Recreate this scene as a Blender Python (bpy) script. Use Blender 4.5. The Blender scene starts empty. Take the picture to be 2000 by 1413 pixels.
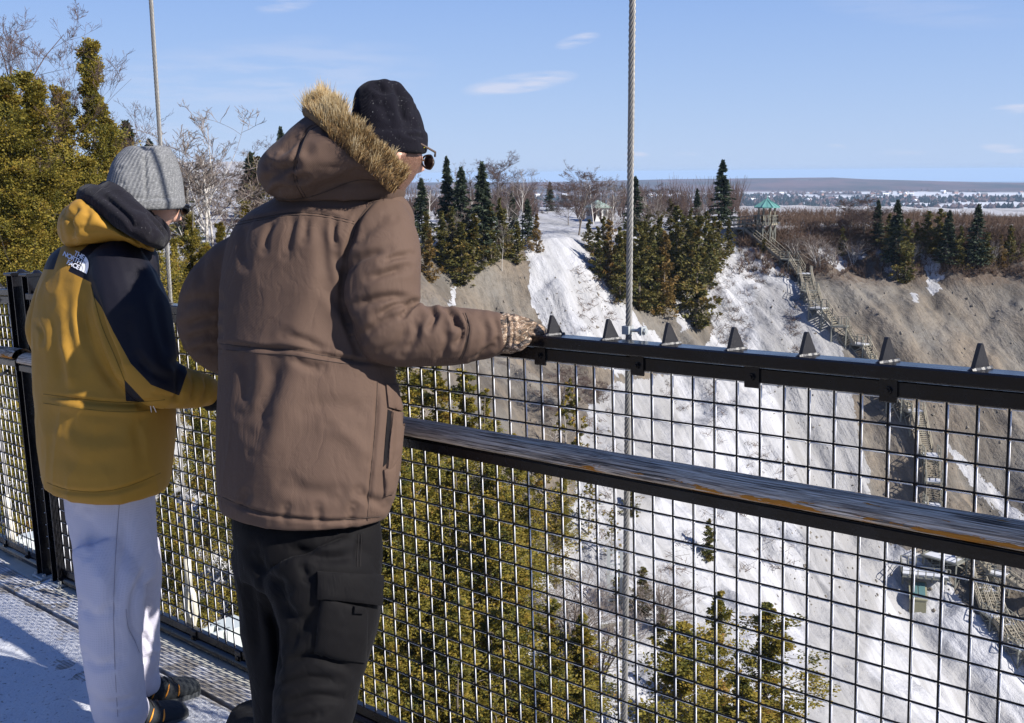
import bpy, bmesh, math, random
import numpy as np
from mathutils import Vector, Matrix
from mathutils.bvhtree import BVHTree

# ------------------------------------------------------------------ camera, world, sun, exposure
S = bpy.context.scene
COL = S.collection
FPX, PITCH, ROLL = 2069.26, 0.175871, -0.0083235          # focal length in photo pixels, tilt, roll
cF = np.array([0, math.cos(PITCH), -math.sin(PITCH)])
_U = np.array([0, math.sin(PITCH), math.cos(PITCH)]); _R = np.array([1., 0, 0])
cR = math.cos(ROLL)*_R + math.sin(ROLL)*_U
cU = -math.sin(ROLL)*_R + math.cos(ROLL)*_U
cam = bpy.data.cameras.new('camera'); co = bpy.data.objects.new('camera', cam); COL.objects.link(co)
m = Matrix.Identity(4)
for i in range(3):
    m[i][0] = cR[i]; m[i][1] = cU[i]; m[i][2] = -cF[i]
co.matrix_world = m
cam.sensor_width = 36; cam.lens = 36*FPX/2000; cam.clip_start = 0.05; cam.clip_end = 60000
S.camera = co

SUN_AZ, SUN_EL = math.radians(119.5), math.radians(35.5)
w = bpy.data.worlds.new('World'); S.world = w; w.use_nodes = True
wn = w.node_tree; wn.nodes.clear()
wout = wn.nodes.new('ShaderNodeOutputWorld'); wbg = wn.nodes.new('ShaderNodeBackground')
sky = wn.nodes.new('ShaderNodeTexSky'); sky.sky_type = 'NISHITA'; sky.sun_disc = False
sky.sun_elevation = SUN_EL; sky.sun_rotation = SUN_AZ; sky.altitude = 100
sky.air_density = 1.0; sky.dust_density = 0.3; sky.ozone_density = 3.0
wbg.inputs['Strength'].default_value = 0.069
wtc = wn.nodes.new('ShaderNodeTexCoord')

def wmath(op, a, b=None, c=None):
    n = wn.nodes.new('ShaderNodeMath'); n.operation = op
    for k, v in enumerate((a, b, c)):
        if v is None: continue
        if isinstance(v, (int, float)): n.inputs[k].default_value = v
        else: wn.links.new(v, n.inputs[k])
    return n.outputs[0]
def wdot(vec):
    n = wn.nodes.new('ShaderNodeVectorMath'); n.operation = 'DOT_PRODUCT'
    wn.links.new(wtc.outputs['Generated'], n.inputs[0]); n.inputs[1].default_value = tuple(vec)
    return n.outputs['Value']
def ray(px, py):
    return cF + cR*(px-1000)/FPX - cU*(py-706.5)/FPX
# a few thin clouds, each a soft ellipse of sky directions broken up by noise
nz = wn.nodes.new('ShaderNodeTexNoise'); nz.inputs['Scale'].default_value = 22; nz.inputs['Detail'].default_value = 7
nz.inputs['Roughness'].default_value = .6
mp = wn.nodes.new('ShaderNodeMapping'); mp.inputs['Scale'].default_value = (.55, .55, 4.5)
wn.links.new(wtc.outputs['Generated'], mp.inputs['Vector']); wn.links.new(mp.outputs[0], nz.inputs['Vector'])
cloud = None
for (x, y, hw, hh, tilt, op) in ((1015, 163, 115, 20, -8, .6), (1128, 80, 46, 13, -14, .5), (520, 150, 330, 75, -4, .20),
                                 (1985, 214, 50, 10, -3, .6), (1630, 288, 24, 7, 0, .55), (1245, 303, 26, 7, 0, .6),
                                 (1760, 298, 50, 7, 0, .25), (1960, 290, 40, 9, 5, .5), (350, 265, 180, 30, 0, .15),
                                 (560, 8, 60, 16, -10, .35), (1340, 303, 30, 6, 0, .35), (1800, 20, 200, 30, 5, .10)):
    c = ray(x, y); c /= np.linalg.norm(c)
    ca, sa = math.cos(math.radians(tilt)), math.sin(math.radians(tilt))
    e1 = ray(x+50*ca, y+50*sa); e1 /= np.linalg.norm(e1); e1 -= c*(e1@c); e1 /= np.linalg.norm(e1)
    e2 = np.cross(c, e1)
    u = wmath('MULTIPLY', wdot(e1), FPX/hw); v = wmath('MULTIPLY', wdot(e2), FPX/hh)
    q = wmath('SUBTRACT', 1.0, wmath('ADD', wmath('POWER', wmath('ABSOLUTE', u), 2.0), wmath('POWER', wmath('ABSOLUTE', v), 2.0)))
    q = wmath('MAXIMUM', q, 0.0)
    q = wmath('MULTIPLY', q, wmath('GREATER_THAN', wdot(c), 0.3))
    s = wmath('MULTIPLY_ADD', nz.outputs['Fac'], 3.0, -1.15)
    q = wmath('MULTIPLY', wmath('MAXIMUM', wmath('MULTIPLY', q, s), 0.0), op*2.2)
    q = wmath('MINIMUM', q, op)
    cloud = q if cloud is None else wmath('MAXIMUM', cloud, q)
mx = wn.nodes.new('ShaderNodeMix'); mx.data_type = 'RGBA'
wn.links.new(cloud, mx.inputs['Factor']); 
tint = wn.nodes.new('ShaderNodeMix'); tint.data_type = 'RGBA'; tint.inputs['Factor'].default_value = .88
wn.links.new(sky.outputs[0], tint.inputs['A']); 
elev = wmath('MULTIPLY', wmath('MAXIMUM', wdot((0, 0, 1)), 0.0), 2.2)
tr = wn.nodes.new('ShaderNodeValToRGB'); wn.links.new(elev, tr.inputs[0])
tr.color_ramp.elements[0].color = (.50, .655, .95, 1); tr.color_ramp.elements[1].color = (.09, .20, .60, 1)
te = tr.color_ramp.elements.new(.35); te.color = (.30, .475, .88, 1)
sc_ = wn.nodes.new('ShaderNodeVectorMath'); sc_.operation = 'SCALE'; sc_.inputs['Scale'].default_value = 7.7
wn.links.new(tr.outputs[0], sc_.inputs[0]); wn.links.new(sc_.outputs[0], tint.inputs['B'])
wn.links.new(tint.outputs['Result'], mx.inputs['A']); mx.inputs['B'].default_value = (6.0, 6.05, 7.0, 1)
wn.links.new(mx.outputs['Result'], wbg.inputs['Color']); wn.links.new(wbg.outputs[0], wout.inputs[0])

sun = bpy.data.lights.new('sun', 'SUN'); sun.energy = 5.0; sun.angle = math.radians(0.53); sun.color = (1.0, .95, .88)
so = bpy.data.objects.new('sun', sun); COL.objects.link(so)
SD = Vector((math.sin(SUN_AZ)*math.cos(SUN_EL), math.cos(SUN_AZ)*math.cos(SUN_EL), math.sin(SUN_EL)))
so.rotation_euler = SD.to_track_quat('Z', 'Y').to_euler(); so.location = (30, 0, 60)
S.view_settings.view_transform = 'Standard'; S.view_settings.look = 'None'; S.view_settings.gamma = 1
S.view_settings.exposure = 0.88
S.render.engine = 'CYCLES'
S.cycles.max_bounces = 6; S.cycles.volume_bounces = 0
S.cycles.use_denoising = True

# ------------------------------------------------------------------ helpers
def unp(px, py, depth):                    # the point seen at a photo position, at a distance along the view axis
    return ray(px, py)*depth
def proj(X):
    X = np.asarray(X, float); z = X@cF
    return np.stack([1000+FPX*(X@cR)/z, 706.5-FPX*(X@cU)/z], -1)

class Noise:
    def __init__(s, seed):
        r = np.random.RandomState(seed); s.t = r.rand(64, 64, 64).astype(np.float32)
    def __call__(s, P):
        P = np.asarray(P, float); i = np.floor(P).astype(int); f = P-i; f = f*f*(3-2*f)
        out = 0
        for dx in (0, 1):
            for dy in (0, 1):
                for dz in (0, 1):
                    wgt = (f[..., 0] if dx else 1-f[..., 0])*(f[..., 1] if dy else 1-f[..., 1])*(f[..., 2] if dz else 1-f[..., 2])
                    out = out+wgt*s.t[(i[..., 0]+dx) % 64, (i[..., 1]+dy) % 64, (i[..., 2]+dz) % 64]
        return out*2-1
NZ = Noise(3)
def fbm(P, sc, oct=4, gain=.5):
    P = np.asarray(P, float)*sc; a = 1; s = 0
    for k in range(oct):
        s = s+a*NZ(P+k*17.3); P = P*2.03; a *= gain
    return s
def fbm2(x, y, sc, oct=4, gain=.5, z=0.0):
    return fbm(np.stack([x, y, np.full_like(x, z)], -1), sc, oct, gain)

def tag(o, label=None, cat=None, group=None, kind=None):
    if label: o['label'] = label
    if cat: o['category'] = cat
    if group: o['group'] = group
    if kind: o['kind'] = kind
    return o
def empty(name, loc=(0, 0, 0), label=None, cat=None, group=None):
    o = bpy.data.objects.new(name, None); COL.objects.link(o); o.location = Vector([float(v) for v in loc])
    o.empty_display_size = .2
    return tag(o, label, cat, group)
def mk_mesh(name, V, F, smooth=True, attrs=None):
    me = bpy.data.meshes.new(name); V = np.asarray(V, np.float32)
    F = np.asarray(F)
    if F.dtype == object or F.ndim != 2:
        me.from_pydata([tuple(v) for v in V], [], [tuple(int(i) for i in f) for f in F])
    else:
        n, k = F.shape
        me.vertices.add(len(V)); me.vertices.foreach_set('co', V.ravel())
        me.loops.add(n*k); me.loops.foreach_set('vertex_index', F.astype(np.int32).ravel())
        me.polygons.add(n); me.polygons.foreach_set('loop_start', np.arange(0, n*k, k, dtype=np.int32))
        try: me.polygons.foreach_set('loop_total', np.full(n, k, np.int32))
        except Exception: pass
        me.update(calc_edges=True)
    me.polygons.foreach_set('use_smooth', np.full(len(me.polygons), bool(smooth)))
    for k, (dom, arr) in (attrs or {}).items():
        a = me.attributes.new(k, 'FLOAT', dom); a.data.foreach_set('value', np.asarray(arr, np.float32).ravel())
    me.validate(); me.update()
    return me
def mesh_obj(name, me, mat, parent=None, **kw):
    o = bpy.data.objects.new(name, me); COL.objects.link(o)
    if mat is not None and len(me.materials) == 0: me.materials.append(mat)
    if parent is not None:
        o.parent = parent
        if kw.pop('world', True):
            o.matrix_parent_inverse = Matrix.Translation(-parent.location) if parent.rotation_euler[:] == (0, 0, 0) and parent.parent is None else parent.matrix_world.inverted()
    else: kw.pop('world', None)
    return tag(o, **kw)

class MB:
    """collects simple solids, links them as ONE mesh object"""
    def __init__(s): s.V = []; s.F = []; s.n = 0
    def add(s, V, F):
        V = [tuple(float(c) for c in v) for v in V]
        s.V += V; s.F += [tuple(i+s.n for i in f) for f in F]; s.n += len(V)
    def box(s, c, ax, ay, az):           # centre and three half vectors
        c, ax, ay, az = [np.array(q, float) for q in (c, ax, ay, az)]
        V = [c+i*ax+j*ay+k*az for k in (-1, 1) for j in (-1, 1) for i in (-1, 1)]
        s.add(V, [(0, 2, 3, 1), (4, 5, 7, 6), (0, 1, 5, 4), (2, 6, 7, 3), (0, 4, 6, 2), (1, 3, 7, 5)])
    def bevbox(s, c, ax, ay, az, bv):    # box swept along ax with chamfered section
        c, ax, ay, az = [np.array(q, float) for q in (c, ax, ay, az)]
        ly, lz = np.linalg.norm(ay), np.linalg.norm(az); fy, fz = 1-bv/ly, 1-bv/lz
        sec = [(fy, 1), (1, fz), (1, -fz), (fy, -1), (-fy, -1), (-1, -fz), (-1, fz), (-fy, 1)]
        V = [c+i*ax+p*ay+q*az for i in (-1, 1) for p, q in sec]
        F = [(k, (k+1) % 8, 8+(k+1) % 8, 8+k) for k in range(8)]+[tuple(range(8))[::-1], tuple(range(8, 16))]
        s.add(V, F)
    def beam(s, p, q, w, h, up=(0, 0, 1)):
        p, q = np.array(p, float), np.array(q, float); d = q-p; L = np.linalg.norm(d); d /= L
        side = np.cross(d, up); side /= (np.linalg.norm(side)+1e-9); u2 = np.cross(side, d)
        s.box((p+q)/2, d*L/2, side*w/2, u2*h/2)
    def tube(s, pts, rad, n=8, cap=True):
        pts = np.array(pts, float); k = len(pts)
        rad = np.full(k, rad) if np.isscalar(rad) else np.array(rad, float)
        V = []; t0 = None
        for i in range(k):
            t = pts[min(i+1, k-1)]-pts[max(i-1, 0)]; t /= np.linalg.norm(t)+1e-12
            if t0 is None:
                a = np.cross(t, (0, 0, 1.)) if abs(t[2]) < .9 else np.cross(t, (1., 0, 0)); a /= np.linalg.norm(a)
            else:
                a = a-t*(a@t); a /= np.linalg.norm(a)
            t0 = t; b = np.cross(t, a)
            for j in range(n):
                an = 2*math.pi*j/n; V.append(pts[i]+rad[i]*(math.cos(an)*a+math.sin(an)*b))
        F = [(i*n+j, i*n+(j+1) % n, (i+1)*n+(j+1) % n, (i+1)*n+j) for i in range(k-1) for j in range(n)]
        if cap: F += [tuple(range(n))[::-1], tuple((k-1)*n+j for j in range(n))]
        s.add(V, F)
    def build(s, name, mat, parent=None, smooth=False, **kw):
        me = mk_mesh(name, s.V, np.array(s.F, dtype=object) if len(set(map(len, s.F))) > 1 else np.array(s.F), smooth)
        return mesh_obj(name, me, mat, parent, **kw)

def autosmooth(o, ang=35):
    me = o.data; bm = bmesh.new(); bm.from_mesh(me)
    for e in bm.edges: e.smooth = len(e.link_faces) == 2 and e.calc_face_angle(9) < math.radians(ang)
    for f in bm.faces: f.smooth = True
    bm.to_mesh(me); bm.free()
    return o

# ------------------------------------------------------------------ materials
class NT:
    def __init__(s, name):
        s.m = bpy.data.materials.new(name); s.m.use_nodes = True; s.t = s.m.node_tree
        s.b = s.t.nodes['Principled BSDF']; s.out = s.t.nodes['Material Output']
    def n(s, typ, **kw):
        n = s.t.nodes.new(typ)
        for k, v in kw.items(): setattr(n, k, v)
        return n
    def l(s, a, b): s.t.links.new(a, b)
    def put(s, sock, v):
        if isinstance(v, (int, float)): sock.default_value = (v, v, v, 1) if sock.type == 'RGBA' else v
        elif isinstance(v, (tuple, list)): sock.default_value = tuple(v)+(() if len(v) == 4 or sock.type == 'VECTOR' else (1,))
        else: s.l(v, sock)
    def math(s, op, a, b=0.0, clamp=False):
        n = s.n('ShaderNodeMath', operation=op, use_clamp=clamp); s.put(n.inputs[0], a); s.put(n.inputs[1], b); return n.outputs[0]
    def coord(s, kind='Object', scale=(1, 1, 1), rot=(0, 0, 0), loc=(0, 0, 0)):
        tc = s.n('ShaderNodeTexCoord'); mp = s.n('ShaderNodeMapping'); s.l(tc.outputs[kind], mp.inputs['Vector'])
        mp.inputs['Scale'].default_value = scale; mp.inputs['Rotation'].default_value = rot; mp.inputs['Location'].default_value = loc
        return mp.outputs[0]
    def noise(s, vec, scale, detail=4, rough=.55, out='Fac', dist=0.0):
        n = s.n('ShaderNodeTexNoise'); n.inputs['Scale'].default_value = scale; n.inputs['Detail'].default_value = detail
        n.inputs['Roughness'].default_value = rough; n.inputs['Distortion'].default_value = dist
        if vec is not None: s.l(vec, n.inputs['Vector'])
        return n.outputs[out]
    def ramp(s, fac, stops, interp='LINEAR'):
        r = s.n('ShaderNodeValToRGB'); r.color_ramp.interpolation = interp
        e = r.color_ramp.elements
        while len(e) < len(stops): e.new(.5)
        for k, (p, c) in enumerate(stops):
            e[k].position = p; e[k].color = (c if isinstance(c, (tuple, list)) else (c, c, c))+((1,) if not isinstance(c, (tuple, list)) or len(c) == 3 else ())
        s.put(r.inputs[0], fac); return r.outputs[0]
    def mix(s, fac, a, b, mode='MIX'):
        n = s.n('ShaderNodeMix', data_type='RGBA', blend_type=mode); s.put(n.inputs['Factor'], fac); s.put(n.inputs['A'], a); s.put(n.inputs['B'], b)
        return n.outputs['Result']
    def attr(s, name, out='Fac'):
        return s.n('ShaderNodeAttribute', attribute_name=name).outputs[out]
    def bump(s, h, strength=.3, dist=.01, prev=None):
        b = s.n('ShaderNodeBump'); b.inputs['Strength'].default_value = strength; b.inputs['Distance'].default_value = dist
        s.put(b.inputs['Height'], h)
        if prev is not None: s.l(prev, b.inputs['Normal'])
        s.l(b.outputs[0], s.b.inputs['Normal']); return b.outputs[0]
    def base(s, v): s.put(s.b.inputs['Base Color'], v)
    def set(s, rough=None, metal=None, spec=None, coat=None, sheen=None):
        if rough is not None: s.put(s.b.inputs['Roughness'], rough)
        if metal is not None: s.put(s.b.inputs['Metallic'], metal)
        if spec is not None: s.put(s.b.inputs['Specular IOR Level'], spec)
        if coat is not None: s.put(s.b.inputs['Coat Weight'], coat)
        if sheen is not None: s.put(s.b.inputs['Sheen Weight'], sheen)
        return s

def simple(name, col, rough=.6, metal=0, spec=.5, var=.15, sc=8, bump=0, bsc=60, bd=.002, sheen=None, coat=None):
    t = NT(name); v = t.coord('Object')
    nz = t.noise(v, sc, 4)
    t.base(t.mix(nz, tuple(c*(1-var) for c in col), tuple(min(1, c*(1+var)) for c in col)))
    t.set(rough=rough, metal=metal, spec=spec, sheen=sheen, coat=coat)
    if bump: t.bump(t.noise(v, bsc, 5), bump, bd)
    return t.m
# ------------------------------------------------------------------ the suspension bridge: local frame a (along), b (inward), c (up)
CELL = .0508
bU = np.array([-0.73955405, 0.67229192, -0.03291471]); bN = np.array([0.67265639, 0.73995498, 0.])
bD = np.array([0.0243554, -0.02214029, -0.99945816])
O0 = np.array([0.81586883, 1.69830982, -0.38643938])       # foot of the top frame of the fence, a = 0
DECK = 22.3*CELL                                           # deck below that line
bI = -bN; bUp = -bD
def br(a, b, h):                                           # h = height above the deck
    return O0 + a*bU + b*bI + (h-DECK)*bUp
def brdeck_z(x, y):
    dn = bUp; P0 = br(0, 0, 0); return P0[2]-((x-P0[0])*dn[0]+(y-P0[1])*dn[1])/dn[2]

def painted_black():
    t = NT('black_paint'); v = t.coord('Object')
    t.base(t.mix(t.noise(v, 30), (.003, .003, .004), (.008, .008, .010)))
    t.set(rough=t.ramp(t.noise(v, 14, 5), [(.35, .16), (.7, .32)]), spec=.38)
    t.bump(t.noise(v, 120, 4), .35, .0012)
    return t.m
M_black = painted_black()
M_wire = simple('black_coated_wire', (.003, .003, .0035), rough=.55, spec=.2, bump=.2, bsc=200)
M_spike = simple('spike_black_sky_sheen', (.022, .022, .026), rough=.42, spec=.4, bump=.5, bsc=300, bd=.001)  # black paint lightened to stand for sky reflected off the spike faces
M_pale_wire = simple('pale_wire_tone', (.80, .80, .82), rough=.5, metal=0, var=.08, sc=60)
M_galv = simple('galvanised_steel', (.36, .38, .38), rough=.5, metal=.3, var=.2, sc=20, bump=.2)
M_pale = simple('pale_weathered_plank', (.42, .41, .36), rough=.8, var=.2, sc=16, bump=.3)
def rope_mat():
    t = NT('steel_rope'); v = t.coord('Object')
    t.base(t.mix(t.noise(v, 60), (.13, .125, .115), (.27, .26, .245))); t.set(rough=.5, metal=.3)
    return t.m
M_rope = rope_mat()
def wood_rail_mat():
    t = NT('weathered_log'); 
    al = t.attr('along'); ar = t.attr('around')
    cx = t.n('ShaderNodeCombineXYZ'); t.l(al, cx.inputs[0]); t.l(ar, cx.inputs[1])
    def mp(sx, sy, seed=0):
        m = t.n('ShaderNodeMapping'); m.inputs['Scale'].default_value = (sx, sy, 1); m.inputs['Location'].default_value = (seed, seed, seed)
        t.l(cx.outputs[0], m.inputs['Vector']); return m.outputs[0]
    grain = t.noise(mp(34, 250), 1, 7, .7, dist=.8)
    broad = t.noise(mp(9, 30, 4), 1, 4)
    c = t.ramp(grain, [(.34, (.085, .058, .040)), (.45, (.40, .30, .21)), (.55, (.74, .59, .43)), (.7, (.88, .76, .61))])
    c = t.mix(t.ramp(broad, [(.35, 0.0), (.7, .3)]), c, (.30, .25, .21))
    crack = t.noise(mp(6, 75, 9), 1, 4, .55)
    ck = t.ramp(crack, [(.462, 0.0), (.495, 1.0), (.522, 0.0)])
    gate = t.ramp(t.noise(mp(7, 10, 12), 1, 2), [(.42, 0.0), (.50, 1.0)])
    ck = t.math('MULTIPLY', ck, gate)
    c = t.mix(ck, c, (.02, .017, .015))
    # bare orange wood where the grey skin has flaked, mostly low on the near side
    fl = t.noise(mp(30, 36, 21), 1, 7, .66)
    low = t.ramp(t.math('MULTIPLY', ar, 5.0), [(.15, 0.0), (.22, .5), (.30, 1.0), (.42, .8)])     # metres round the section from the outer edge
    run = t.ramp(al, [(.0, 1.0), (.20, .95), (.30, .75), (.34, .15), (.5, .05), (.6, 0.0)])
    m = t.math('ADD', t.math('MULTIPLY', t.math('MULTIPLY', low, run), .34), t.math('MULTIPLY', fl, 1.0))
    m = t.math('GREATER_THAN', m, .80)
    hi = t.math('GREATER_THAN', t.math('ADD', t.math('MULTIPLY', t.noise(mp(26, 50, 33), 1, 6, .6), 1.0), t.math('MULTIPLY', run, .10)), .755)
    m = t.math('MAXIMUM', m, hi)
    oc = t.mix(t.noise(mp(40, 120, 2), 1, 4), (.30, .10, .018), (.60, .27, .05))
    c = t.mix(m, c, oc)
    t.base(c); t.set(rough=.95, spec=.04)
    h = t.math('SUBTRACT', t.math('SUBTRACT', grain, t.math('MULTIPLY', ck, 1.5)), t.math('MULTIPLY', m, .5))
    t.bump(h, .6, .0025)
    return t.m
M_log = wood_rail_mat()

def bbox(mb, a0, a1, b0, b1, h0, h1):
    mb.box(br((a0+a1)/2, (b0+b1)/2, (h0+h1)/2), bU*(a1-a0)/2, bI*(b1-b0)/2, bUp*(h1-h0)/2)
def bbev(mb, a0, a1, b0, b1, h0, h1, bv=.003):
    mb.bevbox(br((a0+a1)/2, (b0+b1)/2, (h0+h1)/2), bU*(a1-a0)/2, bI*(b1-b0)/2, bUp*(h1-h0)/2, bv)

def build_fence(a0, a1, fn, label, group, spikes, clips, rows=21, off=0.0):
    """one run of railing; fn(a,b,h) gives world points"""
    root = empty('bridge_fence', fn((a0+a1)/2, 0, 0), label, 'fence', group)
    H0 = DECK
    eu = (fn(1, 0, 0)-fn(0, 0, 0)); ei = fn(0, 1, 0)-fn(0, 0, 0); ez = fn(0, 0, 1)-fn(0, 0, 0)
    def bev(mb, x0, x1, y0, y1, z0, z1, bv=.003):
        mb.bevbox(fn((x0+x1)/2, (y0+y1)/2, (z0+z1)/2), eu*(x1-x0)/2, ei*(y1-y0)/2, ez*(z1-z0)/2, bv)
    rs = np.random.RandomState(5)
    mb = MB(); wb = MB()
    n0 = int(math.ceil(a0/CELL)); n1 = int(math.floor(a1/CELL))
    r = .0019; hb = H0-rows*CELL+.003
    for i in range(n0, n1+1):
        a = i*CELL+off; j = rs.uniform(-.0006, .0006, 4)
        mb.tube([fn(a+j[0], 0, H0+.004), fn(a+j[1], 0, H0-7*CELL), fn(a+j[2], 0, H0-14*CELL), fn(a+j[3], 0, hb-.006)], r, 6, False)
        for k in range(rows):
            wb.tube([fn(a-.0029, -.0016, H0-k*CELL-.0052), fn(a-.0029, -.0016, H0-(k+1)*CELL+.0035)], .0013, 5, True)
    for k in range(1, rows):
        h = H0-k*CELL; 
        mb.tube([fn(a, rs.uniform(-.0005, .0005), h+rs.uniform(-.0007, .0007)) for a in np.linspace(a0, a1, 14)], r*1.04, 6, False)
    for k in range(0, rows):
        h = H0-k*CELL
        for i in range(n0-1, n1+1):
            a = i*CELL+off
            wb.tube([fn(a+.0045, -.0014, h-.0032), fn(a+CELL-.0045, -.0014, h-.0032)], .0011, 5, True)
    mb.build('wire_mesh', M_wire, root, smooth=True)
    wb.build('pale_wire_edge', M_pale_wire, root, smooth=True)  # thin pale wires set beside and below the dark ones
    fb = MB()
    bev(fb, a0, a1, -.012, .009, H0, H0+.029, .002); bev(fb, a0, a1, -.012, .009, hb-.028, hb, .002)
    fb.build('frame', M_black, root)
    tr = MB(); bev(tr, a0-.002, a1+.002, -.020, .030, H0+.0335, H0+.060, .003); tr.build('top_rail', M_black, root)
    lt = MB(); lt.tube([fn(a0, .0, hb-.050), fn(a1, .0, hb-.050)], .021, 20); o = lt.build('bottom_rail', M_black, root, smooth=True); autosmooth(o)
    for a in spikes:
        sb = MB(); top = H0+.060; hh = .046
        prof = [(-.024, 0), (-.017, .005), (-.0028, hh-.003), (-.001, hh), (.001, hh), (.0026, hh-.003), (.013, .005), (.021, 0)]
        th = .0035; V = []; n = len(prof)
        for sgn in (-1, 1):
            for (b, h) in prof: V.append(fn(a+sgn*th+(b-.019)*.40-.004*(h/hh), b*1.12-.002+.010*(h/hh), top+h-.0005))
        F = [tuple(range(n)), tuple(range(n, 2*n))[::-1]]+[(k, n+k, n+(k+1) % n, (k+1) % n) for k in range(n)]
        sb.add(V, F)
        # weld bead
        sb.tube([fn(a-.005+(b-.019)*.40, b*1.1-.002, top+.0005) for b in np.linspace(-.02, .022, 8)], [.004, .0045, .004, .005, .004, .0045, .005, .003], 6)
        sb.build('spike', M_spike, root)
    for a in clips:
        for (h0, h1) in ((H0-.010, H0+.034), (hb-.055, hb-.004)):
            cb = MB(); bev(cb, a-.016, a+.016, .009, .0135, h0, h1, .002)
            hc = (h0+h1)/2
            cb.tube([fn(a, .0130, hc), fn(a, .0185, hc)], .0075, 6); cb.tube([fn(a, .0180, hc), fn(a, .022, hc)], .004, 8)
            cb.build('clip', M_black, root)
    return root

fence_main = build_fence(-2.2, 72.3*CELL-.03, br, 'long run of black spiked wire mesh railing the two men lean on', 'black wire mesh railings of the bridge',
            [(s+.25)*CELL for s in (-38.1, -35.1, -32.1, -29.1, -26.1, -23.1, -20.1, -17.1, -14.1, -11.1, -8.1, -5.1, -2.1, .9, 4, 7, 10, 13, 16, 19.1, 22.1, 25.1, 28.1, 31.1, 34.1, 37.1, 40.1, 43.1, 46.1, 49.1, 52.1, 55.1, 58.1, 61.1, 64.1, 67.1, 70)],
            [s*CELL for s in (-38.5, -33.2, -27.9, -22.6, -17.3, -12, -6.7, -1.4, 3.9, 9.2, 14.5, 19.8, 25.1, 30.4, 35.7, 41, 46.3, 51.6, 56.9, 62.2, 67.5)])
# the next bay, where the deck begins to dip and turn
vp = ray(-1010, 548); vp /= np.linalg.norm(vp)
uL = vp; nL = np.cross(uL, bUp); nL /= np.linalg.norm(nL)
if nL @ bI < 0: nL = -nL
zL = np.cross(uL, nL); zL = zL if zL[2] > 0 else -zL
aJ = 73.9*CELL
def brL(a, b, h):
    P = br(aJ, 0, DECK) + uL*(a-aJ) + nL*b + zL*(h-DECK) + bUp*.012
    return P
fence_far = build_fence(aJ+.05, aJ+1.9, brL, 'short bay of black mesh railing beyond the double post, at the left edge', 'black wire mesh railings of the bridge',
            [aJ+.11+k*.155 for k in range(11)], [aJ+.25+k*.27 for k in range(6)], off=.01)
for (a, b0, lab) in ((71.6*CELL, -.02, 'right hand black channel post of the pair behind the yellow jacket'), (74.4*CELL, -.02, 'left hand black channel post of the pair, at the left edge of the photo'),
                (-2.24, -.02, 'black post carrying the right hand end of the railing')):
    root = empty('fence_post', br(a, 0, 0), lab, 'post', 'black steel posts of the railing')
    mb = MB(); top = DECK+.125
    # channel: web and two flanges
    bbox(mb, a-.026, a+.026, -.038, -.034, -.06, top); bbox(mb, a-.028, a-.0235, -.034, .03, -.06, top); bbox(mb, a+.0235, a+.028, -.034, .03, -.06, top)
    mb.build('post_channel', M_black, root)
    cb = MB(); bbev(cb, a-.034, a+.034, -.044, .038, top, top+.012, .004); cb.tube([br(a, -.02, top+.012), br(a, -.02, top+.022)], [.02, .008], 12); cb.build('cap', M_black, root)
    fb = MB(); bbev(fb, a-.045, a+.045, -.06, .045, 0.0, .010, .003)
    for q in (-1, 1): fb.tube([br(a+q*.036, .03, .010), br(a+q*.036, .03, .022)], .007, 6)
    fb.build('foot_plate', M_galv, root)

# weathered half-log hand rail
def build_log(fn, a0, a1, bc, hc, label, dens=380, dirt=0):
    root = empty('wooden_rail', fn((a0+a1)/2, bc, hc), label, 'handrail', 'weathered wooden rails of the bridge')
    n = 40; aa = np.linspace(a0, a1, dens); V = []; al = []; ar = []
    for i, a in enumerate(aa):
        for j in range(n):
            th = 2*math.pi*j/n; cx, sx = math.cos(th), math.sin(th)
            b = .040*cx; h = .031*sx if sx > 0 else .010*sx
            nn = float(NZ(np.array([a*2.2, cx*1.3+5, sx*1.3])))*.0022+float(NZ(np.array([a*9, cx*3+5, sx*3])))*.0009
            V.append(fn(a, bc+b*(1+nn/.04), hc+h*(1+nn/.03))); al.append((a+.35)/3.97 if fn is br else (a-a0)/(a1-a0)); ar.append(.040*(math.pi/2-th if th < 1.5*math.pi else 2.5*math.pi-th) + .0)
    F = [(i*n+j, (i+1)*n+j, (i+1)*n+(j+1) % n, i*n+(j+1) % n) for i in range(dens-1) for j in range(n)]
    # 'around': 0 at the crown, positive towards the walkway side
    me = mk_mesh('log', V, np.array(F), True, {'along': ('POINT', al), 'around': ('POINT', ar)})
    mesh_obj('log', me, M_log, root)
    mb = MB()
    e1 = fn(1, 0, 0)-fn(0, 0, 0); e2 = fn(0, 1, 0)-fn(0, 0, 0); e3 = fn(0, 0, 1)-fn(0, 0, 0)
    mb.box(fn((a0+a1)/2, bc-.002, hc-.0145), e1*(a1-a0)/2, e2*.030, e3*.004)
    mb.box(fn((a0+a1)/2, bc+.030, hc-.024), e1*(a1-a0)/2, e2*.0025, e3*.011)
    mb.build('support_angle', M_black, root)
    return root
build_log(br, -2.2, 71.2*CELL, .062, DECK-.201, 'long weathered grey wooden rail with flaked orange patches, crossing behind both men')
build_log(brL, aJ-.12, aJ+1.9, .062, DECK-.201, 'short grey wooden rail bolted across the post at the left edge', 120)
hb = MB()
hb.tube([brL(aJ+.10+t*.5, .05+.02*math.sin(t*3), DECK-.27-.05*math.sin(math.pi*t)) for t in np.linspace(0, 1, 14)], .006, 6)
hb.build('sagging_cable', M_black, None, smooth=True, label='thin black cable sagging under the wooden rail at the left edge', cat='cable')

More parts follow.
